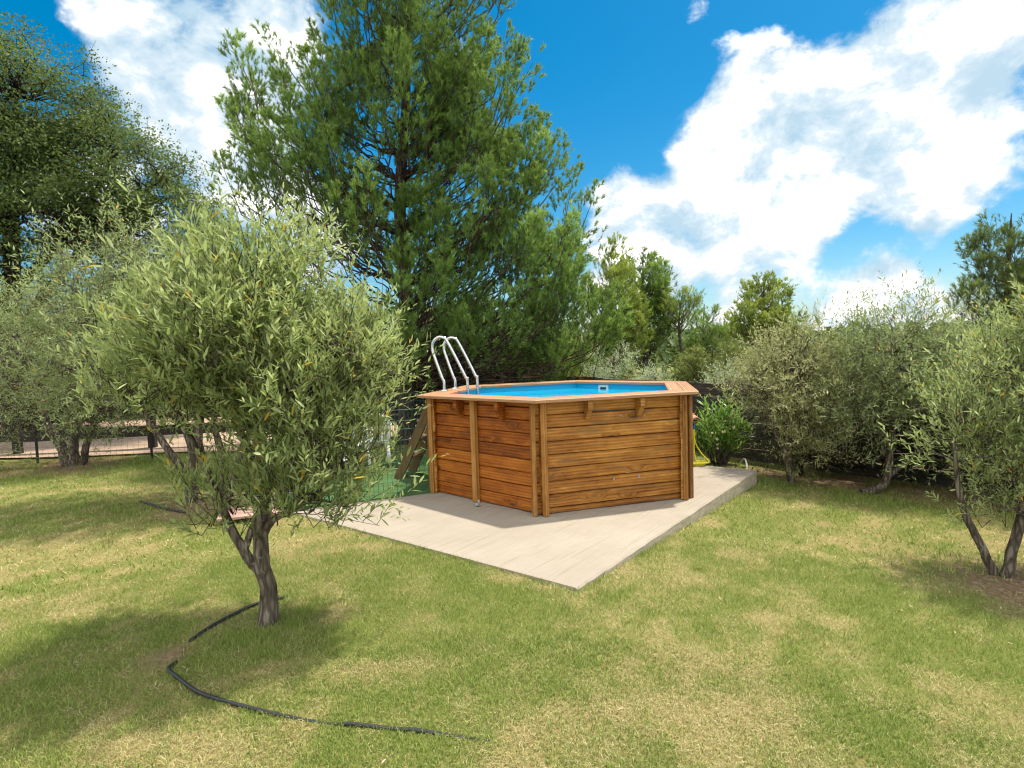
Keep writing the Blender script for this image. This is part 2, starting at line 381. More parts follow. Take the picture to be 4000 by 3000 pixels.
xsl = np.linspace(0, SLX, nxs); e0 = (rs.random(nxs) - .5) * .012; e1 = (rs.random(nxs) - .5) * .012; e0[0] = e1[0] = e0[-1] = e1[-1] = 0
rows = []
for k, x in enumerate(xsl):
    y0, y1 = e0[k], SLY + e1[k]
    rows.append([(x, y0, -.45), (x, y0, -.012), (x, y0 + .012, 0), (x, y1 - .012, 0), (x, y1, -.012), (x, y1, -.45)])
V = np.array(rows).reshape(-1, 3); F = [(k * 6 + j, (k + 1) * 6 + j, (k + 1) * 6 + j + 1, k * 6 + j + 1) for k in range(nxs - 1) for j in range(5)]
F += [tuple(range(6)), tuple(range((nxs - 1) * 6, nxs * 6))]
mb.raw(V, F)
slab = mb.build('concrete_slab', CONCRETE, None, (S0[0], S0[1], 0.0), (0, 0, TH))
tag(slab, kind='structure', label='beige concrete slab under the wooden pool')
# ------------------------------------------------------------------ artificial turf behind the mesh fence
N = mat('artificial_turf'); gp = N.add('ShaderNodeNewGeometry').outputs['Position']
tn = N.noise(gp, 130, 3, .7); tl = N.noise(gp, 3, 3, .6)
TURF = fin_bsdf(N, N.mix(N.mapr(tl, .3, .7), N.ramp(tn, [(.3, (.045, .105, .03)), (.7, (.10, .20, .065))]), N.ramp(tn, [(.3, (.06, .125, .04)), (.7, (.14, .25, .095))])), 0.8, tn, 1.0, 0.02, 0.15)
mb = MB(); poly = [(-1.02, 6.84), (-1.42, 6.67), (-2.56, 6.2), (-2.9, 6.35), (-2.2, 9.3), (0.2, 9.3), (-.78, 8.5), (-1.02, 7.6)]
mb.prism(poly, -0.1, 0.018); tag(mb.build('artificial_turf', TURF), kind='structure', label='green artificial turf mat around the pool ladder')

# ------------------------------------------------------------------ the pool
PX, PY, PA = 0.646, 7.399, R(196.8)
RO, RI, RW, H = 1.872, 1.518, 1.692, 1.2
C30 = math.cos(PI / 6)
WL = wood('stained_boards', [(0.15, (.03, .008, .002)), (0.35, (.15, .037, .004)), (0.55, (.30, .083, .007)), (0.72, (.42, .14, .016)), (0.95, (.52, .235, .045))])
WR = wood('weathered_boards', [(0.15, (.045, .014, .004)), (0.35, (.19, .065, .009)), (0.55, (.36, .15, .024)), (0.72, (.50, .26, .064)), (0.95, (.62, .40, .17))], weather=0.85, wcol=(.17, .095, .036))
WP = wood('post_timber', [(0.25, (.09, .034, .007)), (0.45, (.25, .105, .02)), (0.65, (.38, .185, .045)), (0.9, (.48, .27, .09))], weather=.4, wcol=(.20, .16, .07), knots=False)
WC = wood('coping_boards', [(0.2, (.20, .090, .038)), (0.45, (.32, .16, .078)), (0.7, (.40, .22, .118)), (0.9, (.46, .28, .17))], knots=False, rough=.7, bump=.2, groove=True)
pool = empty('hexagonal_pool', (PX, PY, 0), PA, label='hexagonal above-ground swimming pool of stained timber planks on the concrete slab', cat='swimming pool')
PLH = 0.1374; TAIL = 0.075; TK = 0.04
rs = np.random.default_rng(11)
names = ['L', 'F', 'R', 'FR', 'B', 'BL']
def facep(i):
    """local frame of face i (between corner i and i+1): mid point, along, outward"""
    a0 = i * PI / 3; am = a0 + PI / 6
    return np.array([math.cos(am), math.sin(am)]) * RW * C30, np.array([-math.sin(am), math.cos(am)]), np.array([math.cos(am), math.sin(am)]), am
def plank_mesh(L, h, jitter):
    """board along x with rounded upper and lower edges, front at -y"""
    b = 0.009; z0, z1 = 0.0022, h - 0.0022
    prof = [(0, z0 + b * .8), (b * 1.6, z0), (TK, z0), (TK, z1), (b * 1.4, z1), (0, z1 - b * .6)]
    k = 9; X = np.linspace(-L / 2, L / 2, k); V = []
    for q, x in enumerate(X):
        dy = jitter[q] * 0.0035; dz = jitter[-q - 1] * 0.0012
        for (y, z) in prof: V.append((x, y + dy, z + dz))
    n = len(prof); F = [(q * n + j, (q + 1) * n + j, (q + 1) * n + (j + 1) % n, q * n + (j + 1) % n) for q in range(k - 1) for j in range(n)]
    F += [tuple(range(n))[::-1], tuple(range((k - 1) * n, k * n))]
    return MB().raw(V, F)
for i in range(6):
    mid, al, outw, am = facep(i)
    L = RW + 2 * TAIL; half = (i % 2 == 1)
    z = 0.004; hs_ = ([0.06] if half else []) + [PLH] * 8 + ([] if half else [0.06])
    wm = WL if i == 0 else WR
    for q, hh in enumerate(hs_):
        me = plank_mesh(L, hh, rs.normal(size=9)).mesh('plank')
        # local x = along, -y = outward
        o = obj('plank', me, wm, pool)
        o.location = (mid[0] + outw[0] * 0.0, mid[1], z); o.rotation_euler = (0, 0, am + PI / 2)
        z += hh
def vpost(name, xy, am, dx, dy, h=1.163, mt=WP):
    # built along x for the grain, stood upright
    me = MB().bbox((0, 0, 0), (h, dx, dy), 0.005).mesh(name)
    o = obj(name, me, mt, pool, (xy[0], xy[1], h / 2 + .001))
    o.rotation_euler = Matrix(((0, -math.sin(am), math.cos(am)), (0, math.cos(am), math.sin(am)), (-1, 0, 0))).to_euler()   # length up, dx along, dy outward
    return o
for i in range(6):
    mid, al, outw, am = facep(i)
    for s in (-1, 1):
        p = mid + al * s * (RW / 2 + TAIL - 0.004) + outw * 0.010
        vpost('post', p, am, 0.048, 0.05)
    if i in (0, 3): vpost('post', mid + outw * 0.031 - al * .09, am, 0.07, 0.058)
    for s in (-1, 1):
        d = 0.30 if i != 0 else 0.33
        mb = MB(); pts = [(0, 0), (0.115, 0), (0.115, -.085), (0.035, -.20), (0, -.20)]
        V = [(t, x, zz) for t in (-.026, .026) for x, zz in pts]
        mb.raw(V, [(4, 3, 2, 1, 0), (5, 6, 7, 8, 9)] + [(k, (k + 1) % 5, 5 + (k + 1) % 5, 5 + k) for k in range(5)])
        p = mid + al * (s * d + (0.02 if i == 0 else -0.02)) + outw * 0.002
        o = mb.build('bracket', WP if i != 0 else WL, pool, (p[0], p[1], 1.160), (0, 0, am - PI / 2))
# coping: two mitred grooved boards on each side
AO, AI = RO * C30, RI * C30
bw = (AO - AI - .004) / 2
for i in range(6):
    am = i * PI / 3 + PI / 6; ca, sa = math.cos(am), math.sin(am)
    for k in range(2):
        a1 = AO - k * (bw + .004); a0 = a1 - bw
        prof = []
        zt, zb = H, H - .034
        prof += [(a1, zb), (a1, zt - .005), (a1 - .005, zt)]
        for gfr in (0.24, 0.76):
            gx = a1 - bw * gfr; prof += [(gx + .006, zt), (gx + .003, zt - .005), (gx - .003, zt - .005), (gx - .006, zt)]
        prof += [(a0 + .004, zt), (a0, zt - .004), (a0, zb)]
        n = len(prof); V = []
        for s in (-1, 1):
            for (a, zz) in prof:
                t = s * (a * math.tan(PI / 6) - .0012)
                V.append((t, -a, zz))
        F = [tuple(range(n)), tuple(range(n, 2 * n))[::-1]] + [(j, j + 1, n + j + 1, n + j) for j in range(n - 1)] + [(n - 1, 0, n, 2 * n - 1)]
        MB().raw(V, F).build('coping_board', WC, pool, (0, 0, 0), (0, 0, am + PI / 2))
# liner, skimmer, water
N = mat('pool_liner'); LINER = fin_bsdf(N, (.004, .43, .68), .35, None, spec=.4)
RL = 1.59
hexp = lambda r, k=6: [(r * math.cos(j * PI / 3), r * math.sin(j * PI / 3)) for j in range(6)]
mb = MB(); hp = hexp(RL); ho = hexp(RL + .012)
V = [(x, y, .03) for x, y in hp] + [(x, y, 1.162) for x, y in hp] + [(x, y, 1.162) for x, y in ho] + [(x, y, .02) for x, y in ho]
F = [tuple(range(6))] + [(j, (j + 1) % 6, 6 + (j + 1) % 6, 6 + j) for j in range(6)] + [(6 + j, 6 + (j + 1) % 6, 12 + (j + 1) % 6, 12 + j) for j in range(6)] + [(12 + j, 12 + (j + 1) % 6, 18 + (j + 1) % 6, 18 + j) for j in range(6)] + [tuple(range(18, 24))[::-1]]
mb.raw(V, F); tag(mb.build('liner', LINER, pool), label='bright blue pool liner')
N = mat('pool_water'); gp = N.add('ShaderNodeNewGeometry').outputs['Position']
bn = N.noise(gp, 3.2, 3, .5, .4); bump = N.add('ShaderNodeBump', {'Height': bn, 'Strength': .02, 'Distance': .02}).outputs[0]
gl = N.add('ShaderNodeBsdfGlossy', {'Color': (1, 1, 1), 'Roughness': 0.02, 'Normal': bump}); tr = N.add('ShaderNodeMixShader', {0: .32, 1: N.add('ShaderNodeBsdfTransparent', {'Color': (.72, .97, 1.0)}).outputs[0], 2: N.add('ShaderNodeBsdfDiffuse', {'Color': (.02, .48, .74)}).outputs[0]})
N.l.new(N.add('ShaderNodeMixShader', {0: N.math('MULTIPLY', N.add('ShaderNodeFresnel', {'IOR': 1.33, 'Normal': bump}).outputs[0], .4), 1: tr.outputs[0], 2: gl.outputs[0]}).outputs[0], N.out.inputs[0])
WATER = N.M
tag(obj('water', npmesh('water', [(x, y, 1.09) for x, y in hexp(RL - .002)], [np.array([[0, 1, 2, 3, 4, 5]])]), WATER, pool), label='still clear blue pool water')
WHITE = plain('white_plastic', (.78, .79, .78), .35, spec=.5, var=.03)
DARK = plain('shade_and_stake_black', (.012, .014, .015), .6)
mid, al, outw, am = facep(3)
pm = outw * (RL * C30 - .006) + al * 0.28
mb = MB(); wS, hS, fS = .185, .135, .042
for (cx, cz, dx, dz) in ((0, hS / 2 - fS / 2, wS, fS), (0, -hS / 2 + fS / 2, wS, fS), (-wS / 2 + fS / 2, 0, fS, hS - 2 * fS), (wS / 2 - fS / 2, 0, fS, hS - 2 * fS)): mb.bbox((cx, 0, cz), (dx, .014, dz), .003)
sk = mb.build('skimmer', WHITE, pool, (pm[0], pm[1], 1.085), (0, 0, am + PI / 2)); tag(sk, label='white plastic skimmer frame in the pool wall')
MB().box((0, .004, 0), (wS - 2 * fS + .004, .006, hS - 2 * fS + .004)).build('skimmer_shade_plate', DARK, sk)  # dark plate painted as the shade inside the skimmer mouth
# two small hooks low on the right-hand wall
STEEL = plain('stainless_steel', (.62, .62, .62), .22, 1.0, var=.04); GALV = plain('galvanised', (.5, .52, .54), .4, .9, var=.1)
mid, al, outw, am = facep(1)
for sx, zz in ((-.02, .30), (.28, .30)):
    p = mid + al * sx + outw * .004
    mb = MB().bbox((0, 0, 0), (.016, .006, .036), .002).tube([(0, -.003, .008), (0, -.016, .008), (0, -.02, .014)], .005, 8)
    mb.build('hook', GALV, pool, (p[0], p[1], zz), (0, 0, am + PI / 2))
# grey rag by the middle post
# ------------------------------------------------------------------ metal handrails of the pool ladder
mid, al, outw, am = facep(5)
TR = lambda v: np.array([PX + math.cos(PA) * v[0] - math.sin(PA) * v[1], PY + math.sin(PA) * v[0] + math.cos(PA) * v[1]])
RD = lambda v: np.array([math.cos(PA) * v[0] - math.sin(PA) * v[1], math.sin(PA) * v[0] + math.cos(PA) * v[1]])
eo, ea = RD(outw), RD(al)          # outward and along, world
c0 = TR(outw * (AO - .085))
lad = empty('pool_handrails', (c0[0], c0[1], H), 0, label='pair of stainless steel ladder handrails arching over the pool edge', cat='handrail')
for s in (-0.225, 0.225):
    pts = [(0, .0), (0, .12), (.03, .19), (.125, .47), (.145, .55), (.13, .645), (.065, .705), (-.01, .70), (-.075, .635), (-.30, .18), (-.325, .10), (-.325, -.85)]
    P = np.array([(eo[0] * o_ + ea[0] * s, eo[1] * o_ + ea[1] * s, zz) for o_, zz in pts])
    rail = MB().tube(curve(P, 66), .0205, 12).build('handrail', STEEL, lad, smooth=True)
    mb = MB(); t = np.arange(16) * PI / 8
    V = [(.052 * math.cos(a) + P[0][0], .052 * math.sin(a) + P[0][1], .001) for a in t] + [(.045 * math.cos(a) + P[0][0], .045 * math.sin(a) + P[0][1], .014) for a in t] + [(.024 * math.cos(a) + P[0][0], .024 * math.sin(a) + P[0][1], .022) for a in t]
    mb.raw(V, [(k * 16 + j, k * 16 + (j + 1) % 16, (k + 1) * 16 + (j + 1) % 16, (k + 1) * 16 + j) for k in range(2) for j in range(16)] + [tuple(range(16)), tuple(range(32, 48))])
    mb.build('flange', STEEL, rail)
for zz in (-.3, -.55, -.8):
    a = eo * -.325
    MB().tube([(a[0] + ea[0] * -.225, a[1] + ea[1] * -.225, zz), (a[0] + ea[0] * .225, a[1] + ea[1] * .225, zz)], .02, 10).build('rung', STEEL, lad)
# ------------------------------------------------------------------ wooden steps outside
WS = wood('ladder_timber', [(0.2, (.05, .028, .012)), (0.45, (.13, .075, .028)), (0.7, (.22, .13, .05)), (0.9, (.30, .2, .09))], weather=.3, wcol=(.16, .12, .07), knots=False)
WT = wood('step_boards', [(0.2, (.22, .13, .08)), (0.5, (.40, .26, .17)), (0.9, (.55, .4, .28))], knots=False, weather=.4, wcol=(.4, .34, .28))
c1 = TR(outw * (AO + .004))
st = empty('wooden_steps', (c1[0], c1[1], 0.018), math.atan2(eo[1], eo[0]), label='dark wooden plank steps leaning on the pool edge behind the mesh fence', cat='steps')
lean = math.atan2(.60, 1.19)
for s in (-.235, .235):
    L = 1.32; me = MB().bbox((0, 0, 0), (L, .12, .036), .004).mesh('stringer')
    o = obj('stringer', me, WS, st, (.325, s, .575))
    o.rotation_euler = Matrix(((-math.sin(lean), math.cos(lean), 0), (0, 0, 1), (math.cos(lean), math.sin(lean), 0))).to_euler()
for q in range(4):
    zz = .27 + q * .255
    MB().bbox((0, 0, 0), (.43, .17, .034), .005).build('tread', WT, st, (.62 - zz * .5 + .01, 0, zz), (0, 0, PI / 2))
# ------------------------------------------------------------------ foliage generators
def leaves_mesh(name, P, Dr, Nn, L, Wd, rnd, fine=True, fold=0.25):
    """one mesh of leaves from base points, directions, normals, lengths, widths"""
    S = np.cross(Dr, Nn); n = len(P)
    if fine: T = np.array([(0, 0, 0), (.30, .42, .5), (.68, .40, .5), (1, 0, .05), (.68, -.40, .5), (.30, -.42, .5)])
    else: T = np.array([(0, 0, 0), (.45, .5, .5), (1, 0, 0), (.45, -.5, .5)])
    V = P[:, None] + T[None, :, 0:1] * (Dr * L[:, None])[:, None] + T[None, :, 1:2] * (S * Wd[:, None])[:, None] + T[None, :, 2:3] * (Nn * (Wd * fold)[:, None])[:, None]
    k = len(T); b = np.arange(n)[:, None] * k
    if fine: F = [np.concatenate([b + np.array([0, 3, 2, 1]), b + np.array([0, 5, 4, 3])])]
    else: F = [np.concatenate([b + np.array([0, 2, 1]), b + np.array([0, 3, 2])])]
    return npmesh(name, V.reshape(-1, 3), F, {'rnd': np.repeat(rnd, k)})
def blob_points(rs, blobs, n, shell=0.55):
    """points in a union of ellipsoids ((centre), (radii), weight), denser towards the outside"""
    wts = np.array([b[2] if len(b) > 2 else b[1][0] * b[1][1] * b[1][2] for b in blobs]); pick = rs.choice(len(blobs), n, p=wts / wts.sum())
    C = np.array([b[0] for b in blobs])[pick]; Rr = np.array([b[1] for b in blobs])[pick]
    u = unit(rs.normal(size=(n, 3))); r = rs.random(n) ** (1 / 3.0); r = r * (1 - shell) + shell * (0.75 + .27 * rs.random(n))
    return C + u * r[:, None] * Rr, u
def twig_leaves(rs, B, T, length, per, lsize, ang=0.75, upb=0.9):
    """leaf pairs along straight-ish twigs: returns P, Dr, Nn, L, W, twig index"""
    n = len(B); k = per
    s = (np.arange(k)[None] + rs.random((n, k)) * .7) / k; s = 0.12 + 0.88 * s
    A = unit(np.cross(T, unit(rs.normal(size=(n, 3))))); Bv = np.cross(T, A)
    sag = rs.normal(size=(n, 3)) * .18; 
    P = B[:, None] + T[:, None] * (s * length[:, None])[..., None] + sag[:, None] * (s ** 2 * length[:, None])[..., None]
    ph = np.arange(k)[None] * (PI / 2 + .12) + (np.arange(k)[None] % 2) * PI + rs.random((n, 1)) * 6.28
    side = np.cos(ph)[..., None] * A[:, None] + np.sin(ph)[..., None] * Bv[:, None]
    Dr = unit(T[:, None] * (1 - ang * .5) + side * ang + rs.normal(size=(n, k, 3)) * .14)
    up = np.array([0, 0, 1.0]) * upb + rs.normal(size=(n, k, 3)) * .35 + T[:, None] * .5
    Nn = unit(up - Dr * (up * Dr).sum(-1, keepdims=True))
    L = lsize * (0.7 + .5 * rs.random((n, k))) * (1 - .35 * (s > .9)); Wd = L * (.21 + .07 * rs.random((n, k)))
    ti = np.repeat(np.arange(n), k)
    return P.reshape(-1, 3), Dr.reshape(-1, 3), Nn.reshape(-1, 3), L.ravel(), Wd.ravel(), ti
def limb(rs, a, b, r0, r1, wob=0.08, n=7, lift=0.0):
    t = np.linspace(0, 1, n)[:, None]; d = np.linalg.norm(b - a)
    P = a + (b - a) * t + np.sin(t * PI) * np.array([0, 0, lift * d]) + np.concatenate([[[0, 0, 0]], rs.normal(size=(n - 2, 3)) * wob * d * .5, [[0, 0, 0]]])
    return P, np.linspace(r0, r1, n)
def wood_mesh(name, tubes, n=7):
    mb = MB()
    for P, r in tubes: mb.tube(P, r, n if np.max(r) > .02 else (5 if np.max(r) > .012 else 3), False)
    return mb.mesh(name, True, recalc=False)
OLIVE_STOPS = [(0.0, (0.12, 0.165, 0.055)), (0.35, (0.24, 0.305, 0.112)), (0.7, (0.40, 0.465, 0.195)), (0.95, (0.59, 0.65, 0.35)), (0.985, (0.64, 0.66, 0.40)), (0.992, (0.60, 0.40, 0.06))]
M_OLIVE = leafmat('olive_leaves', OLIVE_STOPS, .5); M_OLIVE1 = leafmat('olive_leaf_single', OLIVE_STOPS, .5, True)
M_OLIVEG = leafmat('grey_olive_leaves', [(0.0, (0.098, 0.120, 0.057)), (0.4, (0.205, 0.262, 0.112)), (0.8, (0.35, 0.415, 0.205)), (0.985, (0.561, 0.600, 0.388)), (0.992, (0.620, 0.388, 0.098))], .48)
M_OLIVEB = leafmat('tan_olive_leaves', [(0.0, (0.136, 0.145, 0.057)), (0.4, (0.31, 0.325, 0.145)), (0.8, (0.50, 0.50, 0.26)), (1.0, (0.620, 0.620, 0.388))], .5)
M_OLIVES = leafmat('silver_olive_leaves', [(0.0, (0.232, 0.300, 0.165)), (0.5, (0.465, 0.561, 0.310)), (1.0, (0.620, 0.620, 0.600))], .48)
BARK_O = bark('olive_bark', (.035, .027, .02), (.13, .105, .08), (.30, .26, .205)); BARK_P = bark('pine_bark', (.02, .014, .01), (.075, .055, .04), (.17, .13, .10), 7, 2.5)
BARK_D = bark('oak_bark', (.012, .010, .008), (.045, .036, .028), (.10, .085, .07), 6, 2)
unit_leaf = None
def olive(base, stems, blobs, nclump, ntwig, per, lsize, seed, label, mt=M_OLIVE, sigma=.13, tl=(.14, .3), parts=0, name='olive_tree', cat='olive tree', group=None, upl=.5, bk=None, shell=.55, ang=.75):
    """stems: polylines (points, radii) relative to base; blobs relative to base"""
    rs = np.random.default_rng(seed); t = empty(name, base, label=label, cat=cat, group=group)
    C, u = blob_points(rs, blobs, nclump, shell)
    K = rs.integers(0, nclump, nclump * ntwig)
    off = rs.normal(size=(len(K), 3)); B = C[K] + off * sigma
    cen = np.array([b[0] for b in blobs]); near = cen[np.argmin(((B[:, None] - cen[None]) ** 2).sum(-1), 1)]
    T = unit(unit(B - near) * .6 + np.array([0, 0, upl]) + rs.normal(size=B.shape) * .45)
    ln = tl[0] + (tl[1] - tl[0]) * rs.random(len(B)); ln = np.where(rs.random(len(B)) < .10, ln * 1.7, ln)
    P, Dr, Nn, L, Wd, ti = twig_leaves(rs, B, T, ln, per, lsize, ang)
    rc = rs.random(nclump) * .5
    rnd = np.clip(.25 * rs.random(len(B))[ti] + .45 * rs.random(len(ti)) + rc[K][ti] * .55, 0, .98); rnd = np.where(rs.random(len(ti)) < .012, 1.0, rnd)
    keep = np.ones(len(P), bool)
    if parts:      # the leaves that stand out most are parts of their own
        cv = np.array([0, 0, 1.667]) - np.array(base); score = np.linalg.norm(P - cv, axis=1) - .9 * L * 8 + rs.random(len(P)) * .25
        idx = np.argsort(score)[:parts]; keep[idx] = False
        global unit_leaf
        if unit_leaf is None:
            unit_leaf = npmesh('leaf', [(0, 0, 0), (.30, .42, .125), (.68, .40, .125), (1, 0, .012), (.68, -.40, .125), (.30, -.42, .125)], [np.array([[0, 3, 2, 1], [0, 5, 4, 3]])]); unit_leaf.materials.append(M_OLIVE1)
        for i in idx:
            o = bpy.data.objects.new('leaf', unit_leaf); link(o, t)
            S = np.cross(Dr[i], Nn[i]); mm = Matrix.Identity(4)
            for a in range(3): mm[a][0] = Dr[i][a] * L[i]; mm[a][1] = S[a] * Wd[i]; mm[a][2] = Nn[i][a] * Wd[i]; mm[a][3] = P[i][a]
            o.matrix_local = mm
    obj('crown', leaves_mesh('crown', P[keep], Dr[keep], Nn[keep], L[keep], Wd[keep], rnd[keep], parts > 0), mt, t)['kind'] = 'stuff'
    # wood: stems, limbs to clumps, twigs
    tips = []; big = []
    for pts, rad in stems:
        Pc = curve(np.array(pts, float), 18); rr = np.interp(np.linspace(0, 1, len(Pc)), np.linspace(0, 1, len(rad)), rad)
        Pc = Pc + rs.normal(size=Pc.shape) * (rr * .10)[:, None]; big.append((Pc, rr)); tips += [(p, r) for p, r in zip(Pc[len(Pc) // 2:], rr[len(Pc) // 2:])]
    obj('trunk', wood_mesh('trunk', big, 12), bk or BARK_O, t)
    TP = np.array([p for p, r in tips]); TR_ = np.array([r for p, r in tips]); sm = []
    for k in range(nclump):
        j = np.argmin(((TP - C[k]) ** 2).sum(1) + (TP[:, 2] > C[k][2] + .1) * .5 + rs.random(len(TP)) * .1)
        sm.append(limb(rs, TP[j], C[k], min(TR_[j] * .6, .016), .005, .1, 7, .06))
    for i in range(len(B)):
        if rs.random() < (.6 if parts else .3): sm.append((np.array([C[K[i]] * .5 + B[i] * .5, B[i], B[i] + T[i] * ln[i] * .9]), np.array([.004, .003, .0015])))
    obj('branches', wood_mesh('branches', sm, 6), bk or BARK_O, t)['kind'] = 'stuff'
    return t
def pine(base, trunk, blobs, nplume, plen, nshoot, nneedle, nl, nw, seed, label, mt, cat='pine tree', name='pine_tree', out=.45, shl=(.16, .42), bk=None, group=None, rad=.36, shell=.5, lean=(0, 0), limb_r=.02, zlim=0.0, droop=0.0):
    """foliage in upright brush-like plumes carried on limbs"""
    rs = np.random.default_rng(seed); t = empty(name, base, label=label, cat=cat, group=group)
    P0, u = blob_points(rs, blobs, nplume, shell); P0[:, 2] = np.maximum(P0[:, 2], zlim + .2)
    ax = unit(np.stack([P0[:, 0] * .6, P0[:, 1] * .6, np.zeros(nplume)], 1)) * out + np.array([lean[0], lean[1], 1 - droop * 1.6]) + rs.normal(size=(nplume, 3)) * .22
    ax = unit(ax); PLn = plen * (.6 + .8 * rs.random(nplume))
    pid = np.repeat(np.arange(nplume), nshoot); n = len(pid)
    s = rs.random(n) ** .85; A = ax[pid]
    perp = unit(np.cross(A, unit(rs.normal(size=(n, 3)))))
    B0 = P0[pid] + A * (s * PLn[pid])[:, None] - A * (PLn[pid] * .5)[:, None]
    r_here = rad * PLn[pid] * (1 - s) ** .7 * np.sqrt(rs.random(n))
    SB = B0 + perp * r_here[:, None]
    ST = unit(A * .75 + perp * .62 + np.array([0, 0, .62 - droop * 1.3]) + rs.normal(size=(n, 3)) * .2)
    SL = (shl[0] + (shl[1] - shl[0]) * rs.random(n)) * (1 - .35 * s)
    # needles
    k = nneedle; q = .25 + .75 * rs.random((n, k)) ** .7
    perp2 = unit(rs.normal(size=(n, k, 3))); perp2 = unit(perp2 - ST[:, None] * (perp2 * ST[:, None]).sum(-1, keepdims=True))
    ND = unit(ST[:, None] * .85 + perp2 * .72 - np.array([0, 0, droop * .5])); NB = SB[:, None] + ST[:, None] * (q * SL[:, None])[..., None]
    sd = unit(np.cross(ND, unit(rs.normal(size=(n, k, 3))))); LL = nl * (.65 + .6 * rs.random((n, k)))
    V = np.stack([NB - sd * nw / 2, NB + sd * nw / 2, NB + ND * LL[..., None]], 2).reshape(-1, 3)
    F = np.arange(len(V)).reshape(-1, 3)
    rp = rs.random(nplume)
    rn = np.clip(.45 * rp[pid][:, None] + .38 * (s[:, None] - .25) + .22 * q * rs.random((n, 1)) + .30 * rs.random((n, k)), 0, 1)  # needle tone: shade painted darker inside each plume, yellower tips, random spread
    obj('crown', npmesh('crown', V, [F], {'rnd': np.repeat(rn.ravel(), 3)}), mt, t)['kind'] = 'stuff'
    tp, tr = trunk; Pc = curve(np.array(tp, float), 24); rr = np.interp(np.linspace(0, 1, len(Pc)), np.linspace(0, 1, len(tr)), tr)
    obj('trunk', wood_mesh('trunk', [(Pc, rr)], 14), bk or BARK_P, t)
    sm = []
    for i in range(nplume):
        tip = P0[i] - ax[i] * PLn[i] * .5
        hz = np.hypot(tip[0], tip[1]); j = np.argmin(np.abs(Pc[:, 2] - max(zlim, tip[2] - .55 * hz - .2))); st_ = Pc[j]
        a, r_ = limb(rs, st_, tip, min(limb_r, rr[j] * .6), .010, .06, 9, -.06)
        sm.append((np.concatenate([a, [P0[i] + ax[i] * PLn[i] * .35]]), np.concatenate([r_, [.004]])))
    sp = rs.random(n) < min(1, 6000 / n) * .35
    for i in np.nonzero(sp)[0]: sm.append((np.array([B0[i] - A[i] * .1, SB[i], SB[i] + ST[i] * SL[i]]), np.array([.005, .004, .002])))
    obj('branches', wood_mesh('branches', sm, 6), bk or BARK_P, t)['kind'] = 'stuff'
    return t
def leafy(base, trunk, blobs, nclump, per, lsize, seed, label, mt, name='oak_tree', cat='tree', sigma=.3, group=None, limb_r=.06, shell=.5, wid=.55, bk=None):
    """broadleaf crown: clumps of small leaves on limbs"""
    rs = np.random.default_rng(seed); t = empty(name, base, label=label, cat=cat, group=group)
    C, u = blob_points(rs, blobs, nclump, shell); K = np.repeat(np.arange(nclump), per); n = len(K)
    sg = sigma * (.6 + .8 * rs.random(nclump)); o = rs.normal(size=(n, 3)); o = o / np.maximum(1, np.linalg.norm(o, axis=1, keepdims=True) / 1.9)
    P = C[K] + o * sg[K][:, None] * np.array([1.1, 1.1, .62])
    Dr = unit(o * .5 + rs.normal(size=(n, 3)) * .7 + np.array([0, 0, -.1])); up = np.array([0, 0, 1.0]) + rs.normal(size=(n, 3)) * .5; Nn = unit(up - Dr * (up * Dr).sum(-1, keepdims=True))
    L = lsize * (.65 + .7 * rs.random(n)); Wd = L * wid * (.8 + .4 * rs.random(n))
    rnd = np.clip(.45 * rs.random(nclump)[K] + .55 * rs.random(n), 0, 1)
    obj('crown', leaves_mesh('crown', P, Dr, Nn, L, Wd, rnd, False, .15), mt, t)['kind'] = 'stuff'
    big = []; TPs = []
    for pts, rad in trunk:
        Pc = curve(np.array(pts, float), 16); rr = np.interp(np.linspace(0, 1, len(Pc)), np.linspace(0, 1, len(rad)), rad); big.append((Pc, rr)); TPs += list(zip(Pc[4:], rr[4:]))
    obj('trunk', wood_mesh('trunk', big, 12), bk or BARK_D, t)
    TP = np.array([p for p, r in TPs]); TRr = np.array([r for p, r in TPs]); sm = []
    for k in range(nclump):
        j = np.argmin(((TP - C[k]) ** 2).sum(1) + (TP[:, 2] > C[k][2]) * 1.5); sm.append(limb(rs, TP[j], C[k], min(limb_r, TRr[j] * .55), .008, .12, 7, .03))
        for _ in range(3): sm.append((np.array([C[k] * .8 + TP[j] * .2, C[k], C[k] + rs.normal(size=3) * sg[k]]), np.array([.009, .006, .003])))
    obj('branches', wood_mesh('branches', sm, 6), bk or BARK_D, t)['kind'] = 'stuff'
    return t
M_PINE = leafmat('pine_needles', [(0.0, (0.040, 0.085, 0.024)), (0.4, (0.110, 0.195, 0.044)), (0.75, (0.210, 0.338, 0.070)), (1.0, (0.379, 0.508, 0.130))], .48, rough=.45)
M_PINE2 = leafmat('pine_needles_yellowish', [(0.0, (0.073, 0.114, 0.021)), (0.4, (0.177, 0.250, 0.042)), (0.75, (0.312, 0.395, 0.073)), (1.0, (0.499, 0.562, 0.125))], .48)
M_PINED = leafmat('pine_needles_dark', [(0.0, (0.029, 0.055, 0.021)), (0.5, (0.094, 0.142, 0.042)), (1.0, (0.208, 0.270, 0.073))], .3)
M_OAK = leafmat('oak_leaves', [(0.0, (0.030, 0.056, 0.015)), (0.5, (0.088, 0.138, 0.042)), (1.0, (0.21, 0.275, 0.10))], .35)
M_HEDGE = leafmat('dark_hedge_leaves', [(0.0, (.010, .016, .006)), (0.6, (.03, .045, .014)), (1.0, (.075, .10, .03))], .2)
M_JUN = leafmat('juniper_sprays', [(0.0, (0.035, 0.063, 0.017)), (0.5, (0.084, 0.140, 0.035)), (1.0, (0.168, 0.238, 0.063))], .2)
